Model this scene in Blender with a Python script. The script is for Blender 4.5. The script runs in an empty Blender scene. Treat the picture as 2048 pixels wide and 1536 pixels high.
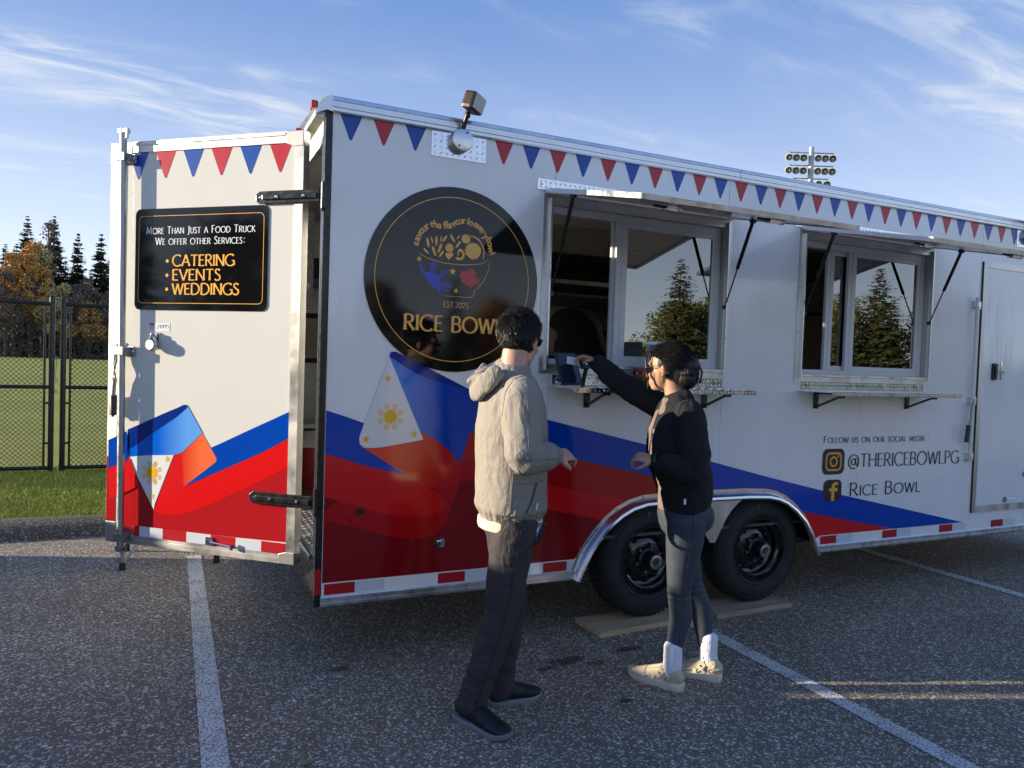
import bpy, bmesh, math, random
from mathutils import Vector, Matrix, noise, Quaternion
random.seed(11)
PI=math.pi
scene=bpy.context.scene
COL=scene.collection
# ------------------------------------------------------------------ camera
cam_d=bpy.data.cameras.new('camera'); cam=bpy.data.objects.new('camera',cam_d); COL.objects.link(cam)
cam_d.sensor_width=36; cam_d.sensor_fit='HORIZONTAL'; cam_d.lens=25.753; cam_d.clip_start=.05; cam_d.clip_end=3000
_r=Vector((.9070177,-.4197860,.0331461)); _u=Vector((-.0172177,.0416775,.9989828)); _f=Vector((.4207404,.9066657,-.0305745))
cam.matrix_world=Matrix(((_r.x,_u.x,-_f.x,-.677),(_r.y,_u.y,-_f.y,-3.6),(_r.z,_u.z,-_f.z,1.565),(0,0,0,1)))
scene.camera=cam
# ------------------------------------------------------------------ sky
SUN_EL=math.radians(11.0); SUN_AZ=math.atan2(-.931,.365)
w=bpy.data.worlds.new('World'); scene.world=w; w.use_nodes=True
nt=w.node_tree; nt.nodes.clear()
def N(t,kind,**kw):
    n=t.nodes.new(kind)
    for k,v in kw.items(): setattr(n,k,v)
    return n
out=N(nt,'ShaderNodeOutputWorld'); bg=N(nt,'ShaderNodeBackground'); bg.inputs[1].default_value=.15
sky=N(nt,'ShaderNodeTexSky',sky_type='NISHITA',sun_disc=False); sky.sun_elevation=SUN_EL; sky.sun_rotation=SUN_AZ
sky.altitude=1500; sky.air_density=.85; sky.dust_density=.1; sky.ozone_density=2.6
SKYMULT=1.0
tc=N(nt,'ShaderNodeTexCoord')
sep=N(nt,'ShaderNodeSeparateXYZ'); nt.links.new(tc.outputs['Generated'],sep.inputs[0])
def M2(t,op,a,b=None,c=None):
    n=N(t,'ShaderNodeMath',operation=op)
    for i,v in enumerate((a,b,c)):
        if v is None: continue
        if isinstance(v,(int,float)): n.inputs[i].default_value=v
        else: t.links.new(v,n.inputs[i])
    return n.outputs[0]
# project the view direction onto a high cloud sheet, so wisps foreshorten towards the horizon
zz=M2(nt,'ADD',M2(nt,'MAXIMUM',sep.outputs[2],0.0),.12)
px=M2(nt,'DIVIDE',sep.outputs[0],zz); py=M2(nt,'DIVIDE',sep.outputs[1],zz)
cmb=N(nt,'ShaderNodeCombineXYZ'); nt.links.new(px,cmb.inputs[0]); nt.links.new(py,cmb.inputs[1])
mp=N(nt,'ShaderNodeMapping'); mp.inputs['Rotation'].default_value=(0,0,math.radians(-38)); mp.inputs['Scale'].default_value=(.85,2.3,1); mp.inputs['Location'].default_value=(4.2,9.6,0)
nt.links.new(cmb.outputs[0],mp.inputs[0])
n1=N(nt,'ShaderNodeTexNoise'); n1.inputs['Scale'].default_value=.9; n1.inputs['Detail'].default_value=3; n1.inputs['Roughness'].default_value=.5; n1.inputs['Distortion'].default_value=.5
nt.links.new(mp.outputs[0],n1.inputs['Vector'])
n2=N(nt,'ShaderNodeTexNoise'); n2.inputs['Scale'].default_value=3.2; n2.inputs['Detail'].default_value=9; n2.inputs['Roughness'].default_value=.62; n2.inputs['Distortion'].default_value=1.1
nt.links.new(mp.outputs[0],n2.inputs['Vector'])
def ramp01(t,v,lo,hi,smooth=True):
    n=N(t,'ShaderNodeMapRange'); n.interpolation_type='SMOOTHSTEP' if smooth else 'LINEAR'
    n.inputs['From Min'].default_value=lo; n.inputs['From Max'].default_value=hi; t.links.new(v,n.inputs['Value']); return n.outputs[0]
big=ramp01(nt,n1.outputs[0],.47,.70); fine=ramp01(nt,n2.outputs[0],.36,.74)
veil=M2(nt,'MULTIPLY',ramp01(nt,n1.outputs[0],.35,.7),.05)
cl=M2(nt,'ADD',M2(nt,'MULTIPLY',M2(nt,'MULTIPLY',big,fine),.85),veil)
# even autumn haze: the clear-sky model blended with a pale layer that thickens towards the horizon, the same all round
low=M2(nt,'POWER',ramp01(nt,sep.outputs[2],.60,.0,False),1.7)
hz=N(nt,'ShaderNodeMixRGB'); nt.links.new(low,hz.inputs[0]); hz.inputs[1].default_value=(.085,.315,.92,1); hz.inputs[2].default_value=(1.66,1.74,1.80,1)
hs=N(nt,'ShaderNodeMixRGB'); hs.inputs[0].default_value=.93; nt.links.new(sky.outputs[0],hs.inputs[1]); nt.links.new(hz.outputs[0],hs.inputs[2])
mix=N(nt,'ShaderNodeMixRGB'); nt.links.new(M2(nt,'MINIMUM',cl,.85),mix.inputs[0]); nt.links.new(hs.outputs[0],mix.inputs[1])
mix.inputs[2].default_value=(1.3,1.4,1.5,1)
nt.links.new(mix.outputs[0],bg.inputs[0]); nt.links.new(bg.outputs[0],out.inputs[0])
# ------------------------------------------------------------------ sun and exposure
sd=bpy.data.lights.new('sun','SUN'); so=bpy.data.objects.new('sun',sd); COL.objects.link(so)
sd.energy=2.25; sd.angle=math.radians(.5); sd.color=(1,.86,.66)
SUNDIR=Vector((math.sin(SUN_AZ)*math.cos(SUN_EL),math.cos(SUN_AZ)*math.cos(SUN_EL),math.sin(SUN_EL)))
so.rotation_euler=(-SUNDIR).to_track_quat('-Z','Y').to_euler(); so.location=(-20,8,9)
vs=scene.view_settings; vs.view_transform='Standard'; vs.look='None'; vs.gamma=1; vs.exposure=2.1; vs.use_curve_mapping=False
scene.render.engine='CYCLES'
# ------------------------------------------------------------------ materials
MATS={}
def srgb(r,g,b):
    f=lambda c:(c/255/12.92) if c<=10 else ((c/255+.055)/1.055)**2.4
    return (f(r),f(g),f(b),1)
def mat(name,col,rough=.5,metal=0,coat=0,var=0,vscale=8,bump=0,bscale=60,spec=.5,rvar=0,aniso=None,bdist=.002):
    if name in MATS: return MATS[name]
    m=bpy.data.materials.new(name); m.use_nodes=True; t=m.node_tree; p=t.nodes['Principled BSDF']
    c=col if len(col)==4 else (*col,1)
    p.inputs['Base Color'].default_value=c; p.inputs['Roughness'].default_value=rough; p.inputs['Metallic'].default_value=metal
    p.inputs['Coat Weight'].default_value=coat; p.inputs['Coat Roughness'].default_value=.04; p.inputs['Specular IOR Level'].default_value=spec
    m.diffuse_color=c
    if var or bump or rvar:
        co=N(t,'ShaderNodeTexCoord')
        mpn=N(t,'ShaderNodeMapping'); t.links.new(co.outputs['Object'],mpn.inputs[0])
        if aniso: mpn.inputs['Scale'].default_value=aniso
    if var or rvar:
        n=N(t,'ShaderNodeTexNoise'); n.inputs['Scale'].default_value=vscale; n.inputs['Detail'].default_value=6; n.inputs['Roughness'].default_value=.6
        t.links.new(mpn.outputs[0],n.inputs['Vector'])
        f=ramp01(t,n.outputs[0],.3,.7,False)
        if var:
            mx=N(t,'ShaderNodeMixRGB'); t.links.new(f,mx.inputs[0])
            mx.inputs[1].default_value=(*[v*(1-var) for v in c[:3]],1); mx.inputs[2].default_value=(*[min(1,v*(1+var)) for v in c[:3]],1)
            t.links.new(mx.outputs[0],p.inputs['Base Color'])
        if rvar: t.links.new(M2(t,'MULTIPLY_ADD',f,rvar,max(0,rough-rvar/2)),p.inputs['Roughness'])
    if bump:
        n=N(t,'ShaderNodeTexNoise'); n.inputs['Scale'].default_value=bscale; n.inputs['Detail'].default_value=4
        t.links.new(mpn.outputs[0],n.inputs['Vector'])
        b=N(t,'ShaderNodeBump'); b.inputs['Strength'].default_value=bump; b.inputs['Distance'].default_value=bdist
        t.links.new(n.outputs[0],b.inputs['Height']); t.links.new(b.outputs[0],p.inputs['Normal'])
    MATS[name]=m; return m
def grad_mat(name,c0,c1,v0,v1,axis=0,rough=.12):
    """print colour running from c0 to c1 along one object axis"""
    m=mat(name,c0,rough); t=m.node_tree; p=t.nodes['Principled BSDF']
    co=N(t,'ShaderNodeTexCoord'); sp=N(t,'ShaderNodeSeparateXYZ'); t.links.new(co.outputs['Object'],sp.inputs[0])
    mx=N(t,'ShaderNodeMixRGB'); t.links.new(ramp01(t,sp.outputs[axis],v0,v1,False),mx.inputs[0]); mx.inputs[1].default_value=c0; mx.inputs[2].default_value=c1
    t.links.new(mx.outputs[0],p.inputs['Base Color']); return m
panel_white=mat('panel_white',srgb(236,235,232),.10,spec=.8,bump=.16,bscale=2.2,bdist=.02,var=.035,vscale=2.2,rvar=.06,aniso=(2.2,1,.45))
VR=.11
v_blue=mat('vinyl_blue',srgb(0,66,170),VR); v_dblue=mat('vinyl_deep_blue',srgb(4,44,128),VR)
v_red=mat('vinyl_red',srgb(208,26,30),VR); v_mred=mat('vinyl_mid_red',srgb(176,16,24),VR); v_maroon=mat('vinyl_maroon',srgb(132,16,22),VR)
v_lowred=mat('vinyl_low_red',srgb(172,26,30),VR); v_white=mat('vinyl_white',srgb(222,223,222),VR); v_black=mat('vinyl_black',srgb(16,17,19),.05)
v_yellow=mat('vinyl_yellow',srgb(232,178,22),VR); v_gold=mat('vinyl_gold',srgb(240,176,78),.2,var=.15,vscale=25); v_text=mat('vinyl_charcoal',srgb(28,30,36),VR)
pen_blue=mat('pennant_blue',srgb(12,74,160),.25,var=.12,vscale=20); pen_red=mat('pennant_red',srgb(186,40,52),.25,var=.08,vscale=20)
tape_red=mat('tape_red',srgb(176,22,30),.3,bump=.2,bscale=300); tape_white=mat('tape_white',srgb(205,210,216),.3,bump=.2,bscale=300)
alu=mat('aluminium',(.72,.73,.74),.32,1,var=.1,vscale=14,rvar=.25,bump=.05,bscale=80)
alu_b=mat('aluminium_brushed',(.62,.62,.61),.42,1,var=.16,vscale=9,rvar=.3,aniso=(1,1,.12))
alu_bright=mat('aluminium_bright',(.80,.81,.82),.16,1,var=.06,vscale=14,rvar=.15)
zinc=mat('galvanised_steel',(.36,.375,.39),.42,1,var=.14,vscale=30,rvar=.2)
chrome=mat('chrome',(.8,.8,.8),.08,1)
blackm=mat('black_powder_coat',(.012,.012,.013),.28,var=.2,vscale=30,rvar=.2)
blackp=mat('black_plastic',(.015,.015,.016),.45,bump=.1,bscale=200)
rubber=mat('tyre_rubber',(.018,.018,.019),.72,var=.35,vscale=9,bump=.25,bscale=140)
rimblk=mat('rim_black_gloss',(.008,.008,.009),.16,coat=.5)
stain=mat('stainless_steel',(.56,.55,.53),.34,1,var=.12,vscale=3,rvar=.2,aniso=(1,1,.2))
dark_in=mat('interior_dark_metal',(.12,.12,.115),.4,.7,var=.2)
wall_in=mat('interior_panel',(.50,.47,.41),.4,var=.05)
vinylframe=mat('window_vinyl',srgb(206,207,208),.35,var=.03)
wood1=mat('fresh_plank',(.52,.38,.22),.75,var=.28,vscale=5,aniso=(.5,9,9),bump=.3,bscale=30); wood2=mat('weathered_plank',(.36,.28,.20),.85,var=.35,vscale=5,aniso=(.5,9,9),bump=.4,bscale=30)
skin_m=mat('skin_light',(.56,.32,.22),.5,var=.10,vscale=25,bump=.1,bscale=220); skin_w=mat('skin_warm',(.50,.27,.165),.5,var=.08,vscale=25,bump=.1,bscale=220)
for m_ in (skin_m,skin_w):
    p_=m_.node_tree.nodes['Principled BSDF']; p_.inputs['Subsurface Weight'].default_value=.12; p_.inputs['Subsurface Radius'].default_value=(.012,.005,.003)
def fabric(name,c,var=.1,bs=420,b=.35,rough=.85,crease=0):
    m=mat(name,c,rough,var=var,vscale=40,bump=b,bscale=bs,bdist=.0015)
    t=m.node_tree; p=t.nodes['Principled BSDF']; p.inputs['Sheen Weight'].default_value=.0
    if crease:   # cloth creases: stretched, warped noise under the weave
        co=N(t,'ShaderNodeTexCoord'); mp_=N(t,'ShaderNodeMapping'); mp_.inputs['Scale'].default_value=(1,1,.55); mp_.inputs['Rotation'].default_value=(.5,.35,.2); t.links.new(co.outputs['Object'],mp_.inputs[0])
        n=N(t,'ShaderNodeTexNoise'); n.inputs['Scale'].default_value=8; n.inputs['Detail'].default_value=3; n.inputs['Roughness'].default_value=.45; n.inputs['Distortion'].default_value=1.6; t.links.new(mp_.outputs[0],n.inputs['Vector'])
        r=M2(t,'ABSOLUTE',M2(t,'SUBTRACT',n.outputs[0],.5)); b_=N(t,'ShaderNodeBump'); b_.inputs['Strength'].default_value=crease; b_.inputs['Distance'].default_value=.05; t.links.new(M2(t,'POWER',M2(t,'SUBTRACT',1.0,r),3.0),b_.inputs['Height'])
        ob=[q for q in t.nodes if q.type=='BUMP' and q!=b_][0]; t.links.new(b_.outputs[0],ob.inputs['Normal'])
    return m
jacket_m=fabric('jacket_cloth',srgb(142,135,124),.05,crease=.24); rib_m=fabric('rib_knit_cream',srgb(220,210,178),.06,300); pants_m=fabric('trouser_cloth',srgb(58,52,54),.08,crease=.22)
fleece_m=fabric('fleece_black',srgb(26,26,29),.12,260,.5,.95,.28); legging_m=fabric('legging_grey',srgb(56,64,73),.05,500,.2,.7); tee_m=fabric('tee_taupe',srgb(120,104,94),.06,crease=.25)
apron_m=fabric('apron_black',srgb(18,18,20)); sock_m=fabric('sock_white',srgb(226,228,236),.03,240)
suede=fabric('shoe_beige',srgb(196,180,152),.10,240); sole_m=mat('sole_offwhite',srgb(206,198,178),.6,var=.1,vscale=30); shoe_blk=fabric('shoe_black_leather',srgb(24,24,28),.2,160,.4,.55); sole_g=mat('sole_grey',srgb(126,126,130),.6,var=.12,vscale=30)
hair_d=mat('hair_dark_brown',(.020,.014,.010),.42,var=.4,vscale=60); hair_b=mat('hair_black',(.009,.008,.009),.46,var=.3,vscale=60)
lens=mat('sunglass_lens',(.01,.01,.012),.06); goldm=mat('gold_wire',(.75,.55,.25),.25,1); silverm=mat('silver_wire',(.8,.8,.82),.25,1)
def glass_mat(name,tint=(.9,.95,.95),ior=1.5):
    m=bpy.data.materials.new(name); m.use_nodes=True; t=m.node_tree; t.nodes.clear()
    o=N(t,'ShaderNodeOutputMaterial'); g=N(t,'ShaderNodeBsdfGlossy'); g.inputs['Roughness'].default_value=.0; tr=N(t,'ShaderNodeBsdfTransparent'); tr.inputs[0].default_value=(*tint,1)
    fr=N(t,'ShaderNodeFresnel'); fr.inputs[0].default_value=ior; mx=N(t,'ShaderNodeMixShader')
    t.links.new(fr.outputs[0],mx.inputs[0]); t.links.new(tr.outputs[0],mx.inputs[1]); t.links.new(g.outputs[0],mx.inputs[2]); t.links.new(mx.outputs[0],o.inputs[0])
    MATS[name]=m; return m
glass=glass_mat('window_glass',(.42,.46,.47),3.4); clear=glass_mat('clear_plastic',(.9,.92,.92))
# ------------------------------------------------------------------ mesh helpers
class MB:
    def __init__(s): s.v=[]; s.f=[]
    def add(s,vs,fs):
        o=len(s.v); s.v+= [tuple(v) for v in vs]; s.f+= [tuple(i+o for i in f) for f in fs]; return s
    def box(s,a,b,fr=None):
        x0,y0,z0=a; x1,y1,z1=b
        vs=[(x,y,z) for z in (z0,z1) for y in (y0,y1) for x in (x0,x1)]
        if fr: vs=[fr(*v) for v in vs]
        return s.add(vs,[(0,2,3,1),(4,5,7,6),(0,1,5,4),(2,6,7,3),(0,4,6,2),(1,3,7,5)])
    def obox(s,c,h,ax):   # oriented box: centre, half sizes, three axes
        c=Vector(c); ax=[Vector(a).normalized() for a in ax]
        vs=[c+ax[0]*h[0]*i+ax[1]*h[1]*j+ax[2]*h[2]*k for k in (-1,1) for j in (-1,1) for i in (-1,1)]
        return s.add(vs,[(0,2,3,1),(4,5,7,6),(0,1,5,4),(2,6,7,3),(0,4,6,2),(1,3,7,5)])
    def tube(s,pts,r,n=8,caps=True,r2=None):
        pts=[Vector(p) for p in pts]; rs=r if isinstance(r,(list,tuple)) else [r]*len(pts); rings=[]
        up=Vector((0,0,1))
        for i,p in enumerate(pts):
            t=(pts[min(i+1,len(pts)-1)]-pts[max(i-1,0)]).normalized()
            a=t.cross(up)
            if a.length<1e-3: a=t.cross(Vector((1,0,0)))
            a.normalize(); b=a.cross(t)
            rings.append([p+(a*math.cos(2*PI*k/n)+b*math.sin(2*PI*k/n))*rs[i] for k in range(n)])
        o=len(s.v)
        for rg in rings: s.v+=[tuple(q) for q in rg]
        for i in range(len(pts)-1):
            for k in range(n): s.f.append((o+i*n+k,o+(i+1)*n+k,o+(i+1)*n+(k+1)%n,o+i*n+(k+1)%n))
        if caps:
            s.f.append(tuple(o+k for k in range(n))); s.f.append(tuple(o+(len(pts)-1)*n+k for k in reversed(range(n))))
        return s
    def cyl(s,a,b,r,n=16): return s.tube([a,b],r,n)
    def lathe(s,prof,c,axis,n=32):   # prof: (distance along axis, radius)
        axis=Vector(axis).normalized(); a=axis.orthogonal().normalized(); b=axis.cross(a); c=Vector(c); o=len(s.v)
        for h,r in prof:
            for k in range(n): s.v.append(tuple(c+axis*h+(a*math.cos(2*PI*k/n)+b*math.sin(2*PI*k/n))*r))
        for i in range(len(prof)-1):
            for k in range(n): s.f.append((o+i*n+k,o+i*n+(k+1)%n,o+(i+1)*n+(k+1)%n,o+(i+1)*n+k))
        return s
    def prism(s,poly,fr,d0,d1):   # polygon (u,v) extruded between depths; fr(u,d,v)->point
        n=len(poly); o=len(s.v)
        s.v+=[tuple(fr(u,d0,v)) for u,v in poly]+[tuple(fr(u,d1,v)) for u,v in poly]
        s.f.append(tuple(o+k for k in range(n))); s.f.append(tuple(o+n+k for k in reversed(range(n))))
        for k in range(n): s.f.append((o+k,o+(k+1)%n,o+n+(k+1)%n,o+n+k))
        return s
    def extr(s,prof,x0,x1):   # (y,z) profile swept along x
        n=len(prof); o=len(s.v)
        s.v+=[(x0,y,z) for y,z in prof]+[(x1,y,z) for y,z in prof]
        for k in range(n): s.f.append((o+k,o+(k+1)%n,o+n+(k+1)%n,o+n+k))
        s.f.append(tuple(o+k for k in reversed(range(n)))); s.f.append(tuple(o+n+k for k in range(n)))
        return s
    def flat(s,poly,fr,d): 
        o=len(s.v); s.v+=[tuple(fr(u,d,v)) for u,v in poly]; s.f.append(tuple(o+k for k in range(len(poly)))); return s
    def build(s,name,m,parent=None,smooth=False,bevel=0,fix=True,**tags):
        me=bpy.data.meshes.new(name); me.from_pydata(s.v,[],s.f); 
        if fix or bevel:
            bm=bmesh.new(); bm.from_mesh(me); bmesh.ops.recalc_face_normals(bm,faces=bm.faces)
            if bevel:
                ed=[e for e in bm.edges if len(e.link_faces)==2 and e.calc_face_angle(0)>.6]
                bmesh.ops.bevel(bm,geom=ed,offset=bevel,segments=2,affect='EDGES',profile=.6,clamp_overlap=True)
            bm.to_mesh(me); bm.free()
        me.update()
        o=bpy.data.objects.new(name,me); COL.objects.link(o); me.materials.append(m)
        if smooth:
            me.polygons.foreach_set('use_smooth',[True]*len(me.polygons))
            try: me.set_sharp_from_angle(angle=math.radians(38))
            except Exception: pass
        if parent: attach(o,parent)
        for k,v in tags.items(): o[k]=v
        return o
def attach(o,p):
    o.parent=p; o.matrix_parent_inverse=world_of(p).inverted()
def world_of(o):
    m=o.matrix_basis.copy()
    if o.parent: m=world_of(o.parent)@o.matrix_parent_inverse@m
    return m
def thing(name,label,cat,loc=(0,0,0),group=None):
    o=bpy.data.objects.new(name,None); COL.objects.link(o); o.location=loc; o.empty_display_size=.2
    return tag(o,label,cat,group)
def tag(o,label,cat,group=None):
    o['label']=label; o['category']=cat
    if group: o['group']=group
    return o
def place_copy(src,loc_matrix,parent=None):
    c=src.copy(); COL.objects.link(c); c.parent=None; c.matrix_world=loc_matrix
    if parent: attach(c,parent)
    return c
FS=lambda u,d,v:(u,-d,v)          # trailer side plane: d metres proud of the wall
def star(cx,cy,r,rot=0,n=5,inner=.42):
    return [(cx+r*(1 if k%2==0 else inner)*math.sin(rot+PI*k/n),cy+r*(1 if k%2==0 else inner)*math.cos(rot+PI*k/n)) for k in range(2*n)]
def circ(cx,cy,r,n=48,ry=None): return [(cx+r*math.cos(2*PI*k/n),cy+(ry or r)*math.sin(2*PI*k/n)) for k in range(n)]
def ring_mesh(mb,cx,cy,r0,r1,fr,d,n=96):
    o=len(mb.v)
    for k in range(n):
        c,s_=math.cos(2*PI*k/n),math.sin(2*PI*k/n); mb.v+=[tuple(fr(cx+r0*c,d,cy+r0*s_)),tuple(fr(cx+r1*c,d,cy+r1*s_))]
    for k in range(n): j=(k+1)%n; mb.f.append((o+2*k,o+2*j,o+2*j+1,o+2*k+1))
    return mb
def rrect(x0,z0,x1,z1,r,n=6):
    p=[]
    for cx,cz,a in ((x1-r,z1-r,0),(x0+r,z1-r,90),(x0+r,z0+r,180),(x1-r,z0+r,270)):
        for k in range(n+1): t=math.radians(a+90*k/n); p.append((cx+r*math.cos(t),cz+r*math.sin(t)))
    return p
# lettering: flared strokes, thick uprights and thin bars
def arc(cx,cy,rx,ry,a0,a1,n=14): return [(cx+rx*math.cos(math.radians(a0+(a1-a0)*k/n)),cy+ry*math.sin(math.radians(a0+(a1-a0)*k/n))) for k in range(n+1)]
GL={'A':(.74,[[(0,0),(.37,1)],[(.37,1),(.74,0)],[(.13,.34),(.61,.34)]]),
'B':(.60,[[(.06,0),(.06,1)],[(.06,1)]+arc(.30,.765,.22,.235,90,-90)+[(.06,.53)],[(.06,.53)]+arc(.30,.265,.27,.265,90,-90)+[(.06,0)]]),
'C':(.78,[arc(.46,.5,.46,.51,48,312,20)]),'D':(.80,[[(.06,0),(.06,1)],[(.06,1)]+arc(.28,.5,.48,.5,90,-90,18)+[(.06,0)]]),
'E':(.50,[[(.06,0),(.06,1)],[(.06,.98),(.48,.98)],[(.06,.53),(.42,.53)],[(.06,.02),(.5,.02)]]),
'F':(.48,[[(.06,0),(.06,1)],[(.06,.98),(.48,.98)],[(.06,.53),(.42,.53)]]),
'G':(.82,[arc(.46,.5,.46,.51,48,325,20),[(.80,.06),(.80,.44),(.6,.44)]]),'H':(.72,[[(.06,0),(.06,1)],[(.68,0),(.68,1)],[(.06,.53),(.68,.53)]]),
'I':(.14,[[(.07,0),(.07,1)]]),'J':(.32,[[(.24,1),(.24,.1)]+arc(.06,.05,.18,.22,0,-100,6)]),'K':(.64,[[(.06,0),(.06,1)],[(.58,1),(.08,.5)],[(.2,.6),(.64,0)]]),
'L':(.48,[[(.06,0),(.06,1)],[(.06,.02),(.48,.02)]]),'M':(.92,[[(.04,0),(.14,1)],[(.14,1),(.46,.12)],[(.46,.12),(.78,1)],[(.78,1),(.88,0)]]),
'N':(.76,[[(.06,0),(.06,1)],[(.06,1),(.70,0)],[(.70,0),(.70,1)]]),'O':(.96,[arc(.48,.5,.47,.51,90,450,30)]),
'P':(.56,[[(.06,0),(.06,1)],[(.06,1)]+arc(.29,.74,.25,.26,90,-90)+[(.06,.48)]]),'R':(.62,[[(.06,0),(.06,1)],[(.06,1)]+arc(.29,.75,.24,.25,90,-90)+[(.06,.5)],[(.26,.5),(.62,0)]]),
'S':(.48,[[(.43,.88),(.34,.97),(.22,1.0),(.1,.95),(.05,.83),(.07,.7),(.17,.6),(.3,.5),(.42,.4),(.46,.25),(.41,.1),(.28,.0),(.14,0),(.0,.1)]]),
'T':(.64,[[(.32,0),(.32,1)],[(0,.98),(.64,.98)]]),'U':(.70,[[(.06,1),(.06,.3)]+arc(.35,.3,.29,.31,180,360)+[(.64,1)]]),'V':(.70,[[(0,1),(.35,0)],[(.35,0),(.70,1)]]),
'W':(1.04,[[(0,1),(.27,0)],[(.27,0),(.52,.95)],[(.52,.95),(.77,0)],[(.77,0),(1.04,1)]]),
'0':(.58,[arc(.29,.5,.27,.5,90,450,22)]),'2':(.52,[[(.04,.8)]+arc(.25,.74,.22,.25,160,-30,10)+[(.05,.02),(.52,.02)]]),
'5':(.50,[[(.44,.98),(.12,.98),(.08,.56)]+arc(.22,.3,.25,.29,110,-130,12)]),'.':(.18,[[(.06,.0),(.12,.07)]]),':':(.3,[[(.2,.1),(.2,.2)],[(.2,.6),(.2,.7)]]),
'@':(1.0,[arc(.5,.42,.46,.52,-50,290,24),arc(.48,.42,.2,.24,0,360,14),[(.68,.64),(.66,.28),(.76,.18),(.9,.3)]]),' ':(.34,[])}
def stroke(mb,pts,width,fr,d,flare=1.35):
    L=[0]
    for i in range(1,len(pts)): L.append(L[-1]+math.dist(pts[i],pts[i-1]))
    tot=L[-1] or 1
    if len(pts)==2: pts=[(pts[0][0]+(pts[1][0]-pts[0][0])*k/6,pts[0][1]+(pts[1][1]-pts[0][1])*k/6) for k in range(7)]; L=[tot*k/6 for k in range(7)]
    o=len(mb.v)
    for i,p in enumerate(pts):
        a=pts[max(i-1,0)]; b=pts[min(i+1,len(pts)-1)]; dx,dy=b[0]-a[0],b[1]-a[1]; l=math.hypot(dx,dy) or 1
        e=min(L[i],tot-L[i])/tot
        wd=width*(.50+.50*abs(dy/l))*(1+(flare-1)*max(0,1-e/.3)**1.5)/2
        nx,ny=-dy/l*wd,dx/l*wd
        mb.v+=[tuple(fr(p[0]+nx,d,p[1]+ny)),tuple(fr(p[0]-nx,d,p[1]-ny))]
    for i in range(len(pts)-1): mb.f.append((o+2*i,o+2*i+1,o+2*i+3,o+2*i+2))
def text_width(txt,caps,gap): 
    x=0
    for ch in txt: x+=(GL[ch.upper()][0]+gap)*(1 if (not caps or ch.isupper() or not ch.isalpha()) else caps)
    return x-gap
def lettering(name,txt,u0,v0,h,m,parent,fr,d,width=None,caps=None,wt=.135,gap=.17,dirn=1,**kw):
    """txt along +u*dirn from u0, baseline v0, cap height h; caps = small-cap ratio for lower-case letters"""
    sx=h
    if width: sx=width/text_width(txt,caps,gap)
    x=0; res=[]
    for wd_ in txt.split(' '):      # each word is a cut piece of its own
        mb=MB()
        for ch in wd_:
            a,st=GL[ch.upper()]; k=1 if (not caps or ch.isupper() or not ch.isalpha()) else caps
            for j,s_ in enumerate(st): stroke(mb,[(u0+dirn*(x+p[0]*k)*sx,v0+p[1]*k*h) for p in s_],wt*h*(k**.5),fr,d+j*.00006)
            x+=(a+gap)*k
        x+=(GL[' '][0]+gap); res.append(mb.build(name,m,parent,fix=False,**kw))
    return res
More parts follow.
